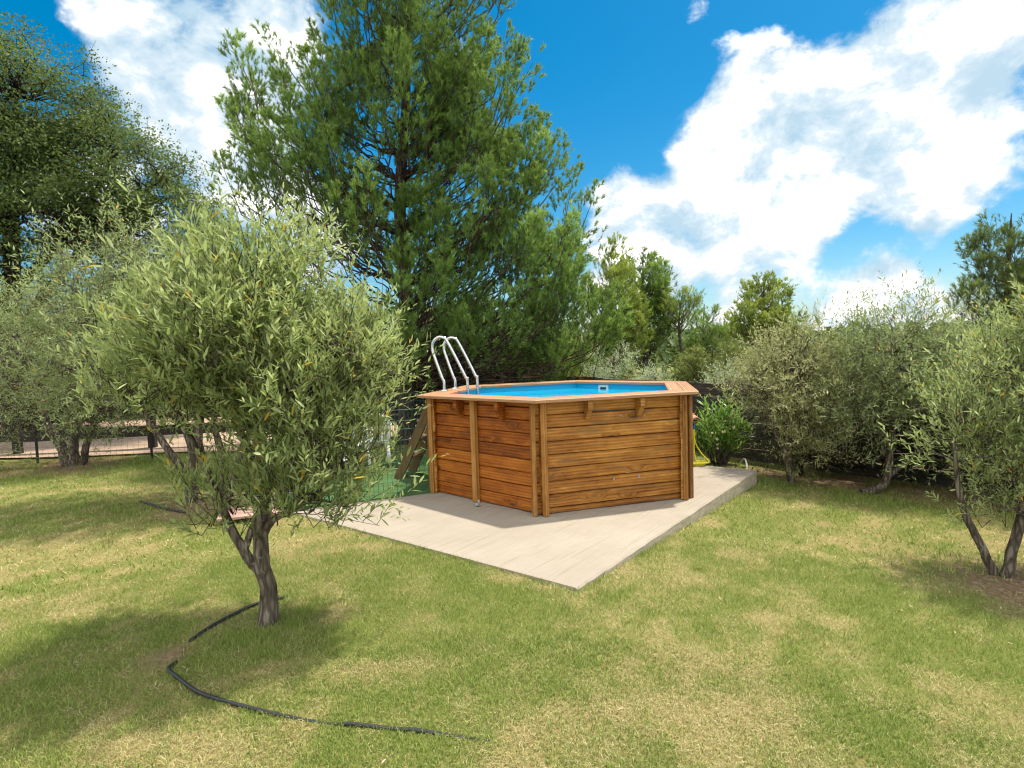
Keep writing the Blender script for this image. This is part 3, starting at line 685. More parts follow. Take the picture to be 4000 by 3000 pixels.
M_THU = leafmat('thuja_sprays', [(0.0, (0.070, 0.098, 0.025)), (0.5, (0.168, 0.210, 0.049)), (1.0, (0.336, 0.378, 0.098))], .2)

# near olive on the lawn
olive((-1.62, 3.58, -.03), [
    ([(0, 0, 0), (.005, .01, .25), (-.015, 0, .5), (.0, .02, .74), (.02, .03, 1.0), (.0, .05, 1.35), (-.03, .05, 1.8), (.0, .05, 2.3)], [.068, .052, .048, .045, .032, .024, .016, .008]),
    ([(-.02, 0, .34), (-.10, -.02, .46), (-.19, -.03, .66), (-.30, 0, .92), (-.44, .02, 1.25), (-.60, .05, 1.5), (-.75, .05, 1.65)], [.034, .030, .027, .022, .016, .012, .006]),
    ([(.01, -.01, .60), (.09, -.05, .70), (.22, -.08, .76), (.38, -.1, .86), (.55, -.1, 1.02)], [.026, .022, .018, .014, .008]),
    ([(-.12, -.02, .49), (-.06, .02, .66), (.02, .06, .86), (.1, .1, 1.3), (.2, .1, 1.7)], [.022, .021, .02, .016, .008]),
    ([(.02, .03, .95), (.15, .0, 1.3), (.32, -.02, 1.6), (.5, .0, 1.8)], [.028, .022, .016, .008]), ([(.0, .03, 1.0), (-.15, .05, 1.3), (-.3, .1, 1.7), (-.4, .1, 2.1)], [.025, .02, .014, .008])],
    [((-.05, 0, 1.78), (.62, .55, .42), .130), ((.40, -.05, 1.02), (.31, .34, .34), .062), ((-.50, 0, 1.52), (.34, .36, .24), .026), ((.55, .02, 1.62), (.28, .3, .26), .026), ((.0, .05, 2.24), (.30, .3, .26), .026), ((.28, -.1, 1.38), (.34, .38, .3), .050), ((.28, -.1, .80), (.36, .26, .10), .020), ((-.14, -.08, .84), (.13, .12, .06), .006)],
    128, 21, 13, .066, 21, 'leafy olive tree with a single rugged trunk standing alone on the lawn', parts=300, sigma=.095, tl=(.14, .34), upl=1.1, ang=.58)
# multi-stemmed olive behind it
olive((-3.95, 6.85, -.02), [
    ([(.0, 0, 0), (.02, 0, .35), (.12, 0, .75), (.16, 0, 1.2), (.1, 0, 1.9), (.0, 0, 2.6)], [.075, .055, .05, .045, .03, .012]),
    ([(-.03, 0, .25), (-.14, -.05, .55), (-.38, -.05, .95), (-.68, 0, 1.5), (-.9, 0, 2.0)], [.05, .042, .038, .03, .015]),
    ([(.05, .05, .3), (.0, .05, .62), (-.08, .06, .95), (-.3, .08, 1.15), (-.6, .1, 1.7)], [.04, .032, .03, .025, .012]),
    ([(.30, .1, 0), (.36, .1, .5), (.28, .1, .95), (.42, .1, 1.4), (.5, .1, 2.0)], [.05, .042, .036, .03, .012]),
    ([(.22, .15, 0), (.13, .15, .4), (.1, .1, .8), (.3, .1, 1.6)], [.045, .035, .03, .015])],
    [((-.55, 0, 2.05), (1.25, 1.0, .85)), ((-.75, -.2, 2.75), (.65, .6, .5)), ((.5, 0, 2.1), (1.0, .9, .8)), ((-1.35, 0, 1.55), (.55, .6, .4))],
    150, 15, 11, .07, 22, 'grey-green multi-stemmed olive growing from a bare soil ring', M_OLIVEG, sigma=.17, tl=(.2, .38))
olive((-3.42, 6.62, -.02), [([(0, 0, 0), (.12, .02, .35), (.26, .05, .75), (.4, .05, 1.15), (.5, .05, 1.9)], [.05, .042, .038, .032, .012]), ([(.33, .05, .95), (.22, .05, 1.2), (.1, .1, 1.7)], [.026, .02, .008])],
    [((.55, .1, 2.0), (.7, .6, .55)), ((.2, .1, 2.3), (.5, .5, .4))], 45, 13, 10, .062, 23, 'slender leaning grey-trunked olive beside the multi-stemmed olive', M_OLIVEG, sigma=.15)
olive((-7.58, 9.61, -.02), [([(0, 0, 0), (-.14, 0, .4), (-.4, 0, .9), (-.6, 0, 1.7)], [.10, .075, .06, .03]), ([(.06, 0, 0), (.12, 0, .5), (.25, 0, 1.0), (.5, 0, 1.8)], [.085, .065, .05, .03]), ([(.15, .1, 0), (.3, .1, .5), (.6, 0, .9), (1.0, 0, 1.4)], [.06, .05, .04, .02])],
    [((-.3, 0, 1.75), (1.5, 1.2, .95)), ((.7, -.2, 1.25), (.85, .8, .6)), ((-1.3, -.2, 1.0), (.7, .7, .6)), ((.1, -.3, .95), (.6, .5, .35))],
    165, 15, 10, .072, 24, 'broad dark olive bush by the wire fence along the gravel drive', M_OLIVEG, sigma=.2, tl=(.2, .4))
# right-hand olives
olive((3.80, 4.45, -.23), [([(0, 0, 0), (-.08, 0, .2), (-.19, .02, .45), (-.26, .03, .68), (-.3, .05, 1.2)], [.036, .03, .027, .022, .01]),
    ([(.06, -.05, 0), (.12, -.05, .3), (.2, -.05, .6), (.28, -.05, 1.0), (.25, 0, 1.5), (.3, 0, 1.9)], [.04, .036, .034, .028, .02, .008]),
    ([(.16, -.32, 0), (.18, -.3, .25), (.12, -.25, .42), (.09, -.15, .55)], [.036, .032, .027, .022]), ([(.16, -.28, .3), (.3, -.3, .45), (.5, -.3, .8), (.7, -.2, 1.3)], [.038, .034, .028, .012])],
    [((.18, -.05, 1.42), (.58, .5, .52)), ((-.22, -.05, 1.02), (.34, .36, .36)), ((.55, -.1, 1.7), (.55, .5, .45)), ((-.05, -.15, .72), (.34, .3, .18)), ((.6, -.1, 1.0), (.48, .45, .45))],
    110, 15, 12, .06, 31, 'light green three-stemmed olive rising from a patch of bare mulch', parts=300, sigma=.10, tl=(.15, .32), upl=.9, ang=.6)
olive((3.8, 7.72, -.25), [([(0, 0, 0), (-.06, 0, .4), (-.02, 0, .9), (.1, 0, 1.5)], [.055, .045, .04, .02]), ([(-.03, 0, .3), (-.25, 0, .8), (-.45, 0, 1.4)], [.03, .025, .012])],
    [((.02, 0, 1.35), (.66, .6, .6)), ((.12, -.1, .8), (.48, .45, .4)), ((.15, .1, 1.75), (.4, .4, .35)), ((.35, -.1, .55), (.35, .35, .3))],
    125, 14, 10, .066, 32, 'tan-tinged bushy olive in the row before the sleeper fence', M_OLIVEB, sigma=.13, tl=(.14, .34))
olive((4.75, 7.25, -.27), [([(-.35, -.1, 0.03), (-.12, -.1, .08), (.02, -.05, .25), (.1, 0, .7), (.18, 0, 1.1), (.2, 0, 1.8)], [.05, .05, .045, .035, .03, .012]), ([(.0, -.05, .2), (.35, -.1, .5), (.75, -.1, .8), (1.0, 0, 1.2)], [.035, .03, .025, .012])],
    [((.1, 0, 1.55), (.82, .65, .6)), ((.15, 0, 2.05), (.5, .5, .35)), ((-.35, -.05, 1.15), (.5, .5, .45)), ((.75, .1, 1.5), (.6, .6, .7)), ((-.3, -.2, .38), (.32, .25, .28))],
    165, 14, 10, .066, 33, 'tall feathery grey olive with a bent forked trunk in the row', M_OLIVEG, sigma=.14, tl=(.16, .38), upl=.8)
olive((5.9, 6.6, -.28), [([(0, 0, 0), (.05, 0, .6), (.1, 0, 1.4)], [.05, .04, .02])], [((0, 0, 1.2), (.9, .7, .8)), ((-.2, -.2, .6), (.8, .5, .5))], 115, 13, 9, .068, 34, 'dense dark olive shrub behind the three-stemmed olive', M_OLIVEG, sigma=.16)
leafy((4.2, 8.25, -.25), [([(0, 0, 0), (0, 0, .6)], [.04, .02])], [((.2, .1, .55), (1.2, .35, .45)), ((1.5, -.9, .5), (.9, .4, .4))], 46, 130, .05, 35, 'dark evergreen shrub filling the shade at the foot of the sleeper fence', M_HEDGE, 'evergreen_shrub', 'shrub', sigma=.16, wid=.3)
# the big pine
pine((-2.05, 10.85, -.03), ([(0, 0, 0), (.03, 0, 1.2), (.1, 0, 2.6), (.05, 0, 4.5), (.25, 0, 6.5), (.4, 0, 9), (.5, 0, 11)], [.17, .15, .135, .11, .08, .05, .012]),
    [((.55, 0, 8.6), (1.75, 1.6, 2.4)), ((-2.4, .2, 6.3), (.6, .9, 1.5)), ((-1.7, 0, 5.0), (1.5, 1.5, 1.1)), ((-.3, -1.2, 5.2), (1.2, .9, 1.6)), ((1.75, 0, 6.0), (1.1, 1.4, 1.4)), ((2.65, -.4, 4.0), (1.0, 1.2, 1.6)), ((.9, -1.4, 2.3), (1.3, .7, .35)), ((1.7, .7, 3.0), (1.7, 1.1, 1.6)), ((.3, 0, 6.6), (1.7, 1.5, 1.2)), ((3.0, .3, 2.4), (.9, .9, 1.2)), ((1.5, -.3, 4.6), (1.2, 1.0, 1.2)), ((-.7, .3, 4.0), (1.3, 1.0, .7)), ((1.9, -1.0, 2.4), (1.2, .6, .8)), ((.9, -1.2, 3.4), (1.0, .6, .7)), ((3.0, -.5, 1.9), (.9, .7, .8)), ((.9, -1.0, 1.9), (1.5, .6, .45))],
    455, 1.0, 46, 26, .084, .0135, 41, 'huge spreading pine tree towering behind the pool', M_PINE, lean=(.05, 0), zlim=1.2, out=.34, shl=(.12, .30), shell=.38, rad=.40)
# ------------------------------------------------------------------ trees and shrubs beyond the fence
leafy((-11.9, 13.6, 0), [([(0, 0, 0), (.05, 0, 1.5), (.1, 0, 3.2), (.3, 0, 5.5), (.6, 0, 8)], [.30, .25, .2, .12, .04]), ([(.1, 0, 2.6), (.9, 0, 3.4), (2.2, -.2, 4.6), (3.8, 0, 6.0)], [.14, .11, .08, .03]), ([(.1, 0, 3.4), (1.4, .3, 5.0), (2.6, .3, 6.6)], [.12, .09, .03]), ([(.1, 0, 2.2), (1.5, -.4, 2.8), (3.2, -.4, 3.4)], [.1, .08, .03]), ([(.1, 0, 3.0), (-1.2, 0, 4.6), (-2.2, 0, 6.6)], [.12, .09, .03])],
    [((.5, 0, 7.6), (2.4, 1.8, 1.8)), ((2.4, 0, 6.0), (2.1, 1.6, 1.5)), ((3.9, 0, 4.7), (1.7, 1.4, 1.3)), ((.6, -.6, 5.2), (2.0, 1.5, 1.3)), ((2.6, -.5, 3.6), (1.8, 1.3, .8)), ((-1.5, 0, 6.4), (1.8, 1.5, 1.8)), ((-.6, -.3, 3.9), (1.3, 1.2, .7)), ((3.6, -.3, 2.7), (1.6, 1.0, .7)), ((.6, -.6, 2.7), (1.5, 1.0, .5))],
    560, 270, .070, 51, 'large dark-trunked oak spreading beyond the gravel drive', M_OAK, sigma=.25, limb_r=.05, shell=.25)
# conifers behind the pool, from the big pine to the right
def simple_trunk(h, r): return ([(0, 0, 0), (.04, 0, h * .35), (-.03, 0, h * .7), (.03, 0, h)], [r, r * .8, r * .5, .012])
pine((3.35, 18.8, -.3), simple_trunk(5.0, .12), [((0, 0, 3.4), (.85, .7, 1.9)), ((-.4, 0, 1.8), (1.1, .8, 1.0)), ((.5, 0, 2.6), (.7, .7, .9))], 130, 1.0, 24, 20, .12, .018, 61, 'yellow-green columnar pine just right of the towering pine', M_PINE2, rad=.4)
pine((5.15, 22, -.3), simple_trunk(5.6, .13), [((0, 0, 4.3), (1.0, .9, 1.3)), ((.4, 0, 3.0), (.9, .8, .8)), ((-.3, 0, 2.4), (.8, .8, .7))], 115, .9, 24, 20, .13, .020, 62, 'rounded pine with lobed crown behind the columnar pine', M_PINE, rad=.45)
pine((6.25, 21, -.3), ([(0, 0, 0), (.05, 0, 1.5), (-.05, 0, 2.8), (.1, 0, 4.0)], [.07, .06, .04, .01]), [((.05, 0, 3.3), (.6, .5, .6))], 22, .6, 18, 18, .11, .012, 63, 'thin bare-stemmed young pine with sparse crown', M_PINE2, rad=.5)
pine((7.8, 23, -.3), simple_trunk(3.7, .08), [((0, 0, 2.3), (.75, .7, 1.0)), ((.2, 0, 1.4), (.9, .8, .6))], 45, .8, 22, 22, .12, .015, 64, 'small pointed pine beside the thin bare-stemmed pine', M_PINE, rad=.42)
pine((11.55, 26, -.4), simple_trunk(5.2, .13), [((0, 0, 4.2), (.95, .9, .9)), ((-.3, 0, 3.2), (1.5, 1.2, .55)), ((.6, 0, 2.8), (1.3, 1.2, .6)), ((-.9, 0, 2.4), (.8, .8, .4))], 95, .75, 28, 24, .13, .017, 65, 'layered pine standing clear against the sky above the olive row', M_PINE2, rad=.5, limb_r=.05)
pine((13.1, 15, -.4), simple_trunk(5.3, .14), [((0, 0, 4.1), (.9, .9, 1.0)), ((-.6, -.2, 3.0), (1.1, .9, .7)), ((.5, -.2, 2.7), (1.2, .9, .8))], 80, .8, 32, 26, .11, .011, 66, 'dark pine rising above the three-stemmed olive', M_PINED, rad=.5)
pine((.05, 12.7, -.1), simple_trunk(2.4, .06), [((0, 0, 1.5), (.75, .6, .75)), ((-.3, -.1, .9), (.9, .6, .5)), ((.4, -.1, 1.0), (.7, .6, .6))], 75, .6, 26, 22, .07, .010, 67, 'dark drooping juniper hanging behind the pool', M_JUN, 'juniper', 'juniper_bush', droop=.75, rad=.5, zlim=.1)
pine((1.5, 14.4, -.2), simple_trunk(1.7, .04), [((0, 0, 1.2), (.6, .5, .45)), ((-.7, 0, 1.1), (.5, .4, .4))], 34, .6, 24, 24, .08, .009, 68, 'bright green young pine bush just over the fence', M_PINE2, 'shrub', 'pine_bush', rad=.4)
pine((5.65, 16, -.35), simple_trunk(2.0, .06), [((0, 0, 1.45), (.85, .7, .65)), ((-.3, 0, .9), (.9, .7, .5)), ((.4, 0, 1.0), (.8, .7, .6))], 70, .5, 30, 28, .08, .012, 69, 'round golden-green thuja bush over the fence', M_THU, 'shrub', 'thuja_bush', droop=.45, rad=.6, zlim=.1)
olive((2.45, 13.7, -.2), [([(0, 0, 0), (.05, 0, .8), (0, 0, 1.6)], [.06, .05, .02])], [((0, 0, 1.5), (.55, .5, .5)), ((.15, 0, 1.1), (.62, .5, .4))], 45, 14, 9, .065, 71, 'silvery rounded olive over the fence behind the pool', M_OLIVES, sigma=.12, name='olive_bush')
olive((3.32, 13.2, -.2), [([(0, 0, 0), (.05, 0, .6), (0, 0, 1.2)], [.05, .04, .02])], [((0, 0, 1.2), (.42, .4, .35)), ((.1, 0, .9), (.45, .4, .3))], 30, 12, 9, .06, 72, 'smaller silvery olive beside the rounded one over the fence', M_OLIVES, sigma=.1, name='olive_bush')
olive((4.75, 12.4, -.3), [([(0, 0, 0), (.05, 0, .6), (0, 0, 1.1)], [.05, .04, .02])], [((0, 0, 1.15), (.5, .4, .3))], 26, 12, 9, .06, 73, 'pale low olive between the thuja and the sleeper fence', M_OLIVES, sigma=.1, name='olive_bush')
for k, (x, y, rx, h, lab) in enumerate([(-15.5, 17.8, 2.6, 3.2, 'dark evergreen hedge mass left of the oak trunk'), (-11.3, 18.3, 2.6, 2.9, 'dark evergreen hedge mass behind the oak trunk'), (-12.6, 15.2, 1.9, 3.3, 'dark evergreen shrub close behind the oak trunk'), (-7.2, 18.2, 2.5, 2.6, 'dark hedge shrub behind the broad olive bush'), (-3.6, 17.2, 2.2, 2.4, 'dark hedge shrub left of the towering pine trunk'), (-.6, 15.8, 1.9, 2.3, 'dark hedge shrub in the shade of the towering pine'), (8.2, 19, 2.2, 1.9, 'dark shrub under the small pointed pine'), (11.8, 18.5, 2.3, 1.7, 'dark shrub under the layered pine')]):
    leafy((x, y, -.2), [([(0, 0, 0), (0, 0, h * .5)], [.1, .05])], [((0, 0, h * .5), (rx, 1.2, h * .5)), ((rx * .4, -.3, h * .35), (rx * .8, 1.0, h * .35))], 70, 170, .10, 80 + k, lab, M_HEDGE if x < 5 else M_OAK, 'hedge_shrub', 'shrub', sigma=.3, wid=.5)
# far wood closing the view
rs = np.random.default_rng(90); n = 26000
X = rs.uniform(-70, 75, n); Yb = rs.uniform(36, 52, n); hh = 3.2 + 3.4 * fbm(X, Yb * 0, .16, 3) + 1.5 * fbm(X + 50, Yb, .6, 2) - 1.0; hh = np.where(X > 3, hh * .62, hh)
P = np.stack([X, Yb, hh * rs.random(n) ** .6], 1); Dr = unit(rs.normal(size=(n, 3))); up = np.array([0, -.3, 1.0]) + rs.normal(size=(n, 3)) * .5; Nn = unit(up - Dr * (up * Dr).sum(-1, keepdims=True))
tag(obj('distant_wood', leaves_mesh('distant_wood', P, Dr, Nn, .70 * (.6 + .8 * rs.random(n)), .45 * (.6 + .8 * rs.random(n)), np.clip(.5 * fbm(X, Yb, .5, 2) + .5 * rs.random(n), 0, 1), False, .2), M_OAK), 'dark green wood far beyond the garden', 'wood', kind='stuff')
# ------------------------------------------------------------------ oleander with separate leaves
M_OLE = leafmat('oleander_leaf', [(0.0, (.07, .17, .018)), (0.5, (.16, .33, .04)), (1.0, (.32, .50, .10))], .45, True, .35, .5); M_OLE2 = leafmat('oleander_leaves', [(0.0, (.06, .15, .018)), (0.5, (.14, .29, .036)), (1.0, (.28, .46, .09))], .45, False, .35, .5)
ole = empty('oleander', (3.2, 8.85, -.18), label='oleander bush with long green leaves and cream flowers beside the filter housing', cat='oleander')
rs = np.random.default_rng(77); ns = 46
a = rs.random(ns) * 6.28; rr_ = np.sqrt(rs.random(ns)); tipx = .48 * rr_ * np.cos(a) + .05; tipy = .42 * rr_ * np.sin(a); tipz = (.42 + .75 * np.sqrt(1 - rr_ ** 2 * .8)) * (.55 + .45 * rs.random(ns))
tubes = []; LP = []; LD = []
for i in range(ns):
    A = np.array([tipx[i] * .25, tipy[i] * .25, 0]); Bt = np.array([tipx[i], tipy[i], tipz[i]]); Pc, rr = limb(rs, A, Bt, .009, .004, .05, 6); tubes.append((Pc, rr)); Tt = unit(Pc[-1] - Pc[-3])
    for z_ in np.linspace(.3, 1, 8):
        pb = A + (Bt - A) * z_ + (Pc[3] - (A + Bt) / 2) * np.sin(z_ * PI) * .5
        ph = rs.random() * 6.28
        for q in range(3):
            sd_ = unit(np.cross(Tt, [math.cos(ph + q * 2.09), math.sin(ph + q * 2.09), .1])); LP.append(pb); LD.append(unit(Tt * .75 + sd_ * .75 + rs.normal(size=3) * .12))
LP, LD = np.array(LP), np.array(LD); up = np.array([0, 0, 1.0]) + rs.normal(size=LP.shape) * .2; LN = unit(up - LD * (up * LD).sum(-1, keepdims=True)); LL = .175 * (.6 + .5 * rs.random(len(LP))); LW = LL * .17
ordr = np.argsort(LP[:, 1] - LP[:, 2] * .6); first, rest = ordr[:300], ordr[300:]
um = npmesh('leaf', [(0, 0, 0), (.3, .5, .15), (.65, .46, .12), (1, 0, -.35), (.65, -.46, .12), (.3, -.5, .15)], [np.array([[0, 3, 2, 1], [0, 5, 4, 3]])]); um.materials.append(M_OLE)
for i in first:
    o = bpy.data.objects.new('leaf', um); link(o, ole); S = np.cross(LD[i], LN[i]); mm = Matrix.Identity(4)
    for q in range(3): mm[q][0] = LD[i][q] * LL[i]; mm[q][1] = S[q] * LW[i]; mm[q][2] = LN[i][q] * LW[i]; mm[q][3] = LP[i][q]
    o.matrix_local = mm
obj('foliage', leaves_mesh('foliage', LP[rest], LD[rest], LN[rest], LL[rest], LW[rest], rs.random(len(rest))), M_OLE2, ole)['kind'] = 'stuff'
obj('stems', wood_mesh('stems', tubes), BARK_O, ole)
M_PETAL = leafmat('cream_petals', [(0, (.75, .66, .36)), (1, (.85, .78, .55))], .3, True)
mb = MB()
for q in range(5):
    c_, s_ = math.cos(q * 1.2566), math.sin(q * 1.2566); mb.raw([(0, 0, 0), (c_ * .5 - s_ * .3, s_ * .5 + c_ * .3, .2), (c_, s_, .25), (c_ * .5 + s_ * .3, s_ * .5 - c_ * .3, .2)], [(0, 1, 2, 3)])
fm = mb.mesh('flower', recalc=False); fm.materials.append(M_PETAL)
for i in range(26):
    c_ = [(-.22, -.38, .55), (-.10, -.40, .60), (-.02, -.40, .62), (.10, -.38, .64), (-.16, -.40, .45), (-.14, -.38, .34), (.22, -.3, .9), (.02, -.3, 1.05)][i % 8]
    o = bpy.data.objects.new('flower', fm); link(o, ole); o.location = np.array(c_) + rs.normal(size=3) * .022; o.scale = [.022 * (.8 + .5 * rs.random())] * 3; o.rotation_euler = (1.2 + rs.normal() * .4, rs.normal() * .4, rs.random() * 6)
# ------------------------------------------------------------------ sleeper fence along the right and the back
WF = wood('old_sleepers', [(0.2, (.010, .008, .007)), (0.45, (.035, .028, .023)), (0.7, (.075, .060, .05)), (0.9, (.14, .118, .10))], knots=False, rough=.85, weather=.4, wcol=(.09, .08, .07), bump=.8)
WFD = wood('dark_rails', [(0.2, (.008, .007, .006)), (0.45, (.022, .018, .016)), (0.7, (.045, .038, .034)), (0.9, (.11, .10, .09))], knots=False, rough=.8, bump=.8)
rs = np.random.default_rng(101)
def sleeper(L, h, t): 
    k = 6; X = np.linspace(-L / 2, L / 2, k); V = []
    for x in X:
        j = rs.normal(size=8) * .004
        V += [(x, -t / 2 + j[0], -h / 2 + j[1]), (x, t / 2 + j[2], -h / 2 + j[3]), (x, t / 2 + j[4], h / 2 + j[5]), (x, -t / 2 + j[6], h / 2 + j[7])]
    F = [(q * 4 + a_, (q + 1) * 4 + a_, (q + 1) * 4 + (a_ + 1) % 4, q * 4 + (a_ + 1) % 4) for q in range(k - 1) for a_ in range(4)] + [(0, 1, 2, 3), (k * 4 - 1, k * 4 - 2, k * 4 - 3, k * 4 - 4)]
    return MB().raw(V, F)
def rail_fence(name, label, A, B, zs, hgt, mt, nsec, posth, post_in=True):
    A, B = np.array(A, float), np.array(B, float); d = (B - A) / nsec; ang = math.atan2(d[1], d[0]); Ls = np.linalg.norm(d)
    t = empty(name, (A[0], A[1], 0), 0, label=label, cat='fence')
    for s_ in range(nsec):
        m_ = A + d * (s_ + .5); zb = float(gz(m_[0], m_[1]))
        for z_ in zs:
            h_ = hgt * (1 + rs.normal() * .04)
            o = sleeper(Ls - .012 + rs.normal() * .01, h_, .07).build('plank', mt, t, (m_[0] - A[0], m_[1] - A[1], zb * .6 + z_ + rs.normal() * .006), (rs.normal() * .01, rs.normal() * .004, ang))
    for s_ in range(nsec + 1):
        m_ = A + d * s_; n_ = np.array([-d[1], d[0]]) / Ls * .09
        sleeper(posth + .3, .13, .11).build('post', mt, t, (m_[0] - A[0] + n_[0], m_[1] - A[1] + n_[1], posth / 2 - .15 + float(gz(m_[0], m_[1])) * .6), (0, -PI / 2, ang))
    return t
rail_fence('sleeper_fence', 'weathered dark fence of stacked railway sleepers behind the oleander and olive row', (0.35, 13.4), (7.4, 5.5), [-.02 + k * .215 for k in range(6)], .195, WF, 5, 1.15)
rail_fence('rail_fence', 'dark open rail fence with wire mesh beside the gravel drive', (-14.5, 10.35), (0.2, 11.9), [.37, .78, 1.16], .20, WFD, 6, 1.25)
# wire netting on thin stakes in front of the rail fence
WIRE = plain('wire', (.10, .11, .10), .5, .6); GREEN = plain('green_coated_wire', (.012, .075, .055), .45, spec=.4)
net = empty('wire_netting', (-9.5, 9.95, 0), label='low galvanised wire netting on thin dark stakes along the drive', cat='wire fence')
mb = MB(); Wn = 7.0
for k in range(int(Wn / .10) + 1): mb.tube([(k * .10, 0, 0.0), (k * .10, .006 * math.sin(k), .62)], .0013, 4, False)
for z_ in np.arange(.05, .63, .11): mb.tube([(0, 0, z_), (Wn / 2, .01, z_), (Wn, 0, z_)], .0013, 4, False)
tag(mb.build('wire_mesh', WIRE, net), kind='stuff')
for x_ in (1.08, 3.10, 5.1, 6.9): MB().bbox((0, 0, 0), (.032, .032, .8), .003).build('stake', DARK, net, (x_, .03, .36))
# ------------------------------------------------------------------ green mesh panel fence by the pool
def mesh_panel(name, A, B, label, post_ends=(True, True)):
    A, B = np.array(A), np.array(B); L = np.linalg.norm(B - A); t = empty(name, (A[0], A[1], 0), math.atan2(B[1] - A[1], B[0] - A[0]), label=label, cat='mesh fence')
    mb = MB(); Hh = 1.05
    fold = lambda z_: -.035 * max(0, 1 - abs(z_ - .86) / .05) - .035 * max(0, 1 - abs(z_ - .24) / .05)
    for k in range(int(L / .055) + 1):
        x_ = min(k * .055, L); mb.tube([(x_, fold(z_), z_) for z_ in (.03, .19, .24, .29, .5, .81, .86, .91, Hh + .02)], .0026, 5, False)
    for z_ in (.06, .19, .29, .42, .55, .68, .81, .91, Hh - .01): mb.tube([(0, -.004, z_), (L, -.004, z_)], .0028, 5, False)
    tag(mb.build('wire_mesh', GREEN, t), kind='stuff')
    for e, on in zip((0, L), post_ends):
        if on: MB().bbox((0, 0, 0), (.045, .045, 1.12), .004).build('post', GREEN, t, (e, .03, .56))
mesh_panel('mesh_fence_panel', (-1.04, 6.82), (-2.52, 6.22), 'green welded mesh panel running from the pool corner to the lawn', (False, True))
mesh_panel('mesh_fence_panel', (-2.62, 6.35), (-2.95, 9.6), 'green welded mesh panel along the left side of the turf')
mesh_panel('mesh_fence_panel', (-2.9, 9.68), (-.3, 9.75), 'green welded mesh panel behind the white chair and steps')
# ------------------------------------------------------------------ small things
WO = wood('orange_timber', [(0.2, (.20, .075, .012)), (0.5, (.36, .15, .026)), (0.9, (.5, .25, .06))], knots=False)
def upright(name, loc, L, a, b, mt, tilt=0.0):
    me = MB().bbox((0, 0, 0), (L, a, b), .005).mesh(name); o = obj(name, me, mt, None, (loc[0], loc[1], loc[2] + L / 2), (0, -PI / 2 + tilt, 0)); return o
tag(upright('wooden_post', (-3.42, 7.55, 0), 0.82, .10, .10, WO, .04), 'orange-stained square wooden post between the olives', 'post')
tag(upright('wooden_post', (-2.72, 6.5, 0), 0.50, .09, .09, WO), 'short orange-stained gate post at the end of the mesh fence', 'post')
WPK = wood('pink_boards', [(0.2, (.26, .14, .11)), (0.5, (.40, .235, .19)), (0.9, (.5, .33, .28))], knots=False)
bd = empty('board_platform', (-2.86, 6.08, .0), R(20), label='low platform of pinkish boards lying on the grass by the gate post', cat='platform')
for k in range(4): MB().bbox((0, 0, 0), (.62, .112, .03), .004).build('board', WPK, bd, (0, -.18 + k * .118, .05))
for s_ in (-.22, .22): MB().bbox((0, 0, 0), (.05, .46, .036), .003).build('batten', WPK, bd, (s_, 0, .016))
# plastic garden chair seen through the olive
def garden_chair(loc, rz, label):
    t = empty('garden_chair', loc, rz, label=label, cat='chair')
    mb = MB(); mb.bbox((0, 0, .43), (.46, .44, .025), .01); 
    mb.build('seat', WHITE, t)
    bk_ = MB()
    for k in range(6):
        x_ = -.19 + k * .076; top = .82 - .10 * (abs(x_) / .19) ** 2
        bk_.raw(*tube([(x_, .21, .44), (x_ * 1.04, .26, .62), (x_ * .95, .30, top)], [.020, .018, .02], 6))
    bk_.tube(curve([(-.24, .21, .44), (-.25, .26, .66), (-.2, .3, .78), (0, .315, .84), (.2, .3, .78), (.25, .26, .66), (.24, .21, .44)], 30), .022, 8)
    bk_.build('backrest', WHITE, t, smooth=True)
    for sx in (-1, 1):
        for sy in (-1, 1): MB().tube([(sx * .21, sy * .2, .43), (sx * .25, sy * .24, 0)], [.03, .022], 8).build('leg', WHITE, t, smooth=True)
        MB().tube(curve([(sx * .24, .26, .64), (sx * .28, .1, .65), (sx * .28, -.12, .64), (sx * .265, -.2, .58), (sx * .24, -.22, .43)], 20), .022, 8).build('armrest', WHITE, t, smooth=True)
    return t
garden_chair((-2.38, 7.95, .018), R(150), 'white plastic garden chair on the turf behind the lone olive')
garden_chair((-2.12, 8.45, .018), R(195), 'white plastic garden chair next to the wooden steps')
TOWEL = plain('blue_towel', (.03, .30, .62), .9)
mb = MB(); mb.bbox((0, 0, 0), (.30, .26, .03), .012); tag(mb.build('towel', TOWEL, None, (-2.39, 7.94, .018 + .46), (0, 0, .4)), 'folded bright blue towel lying on the white chair seat', 'towel')
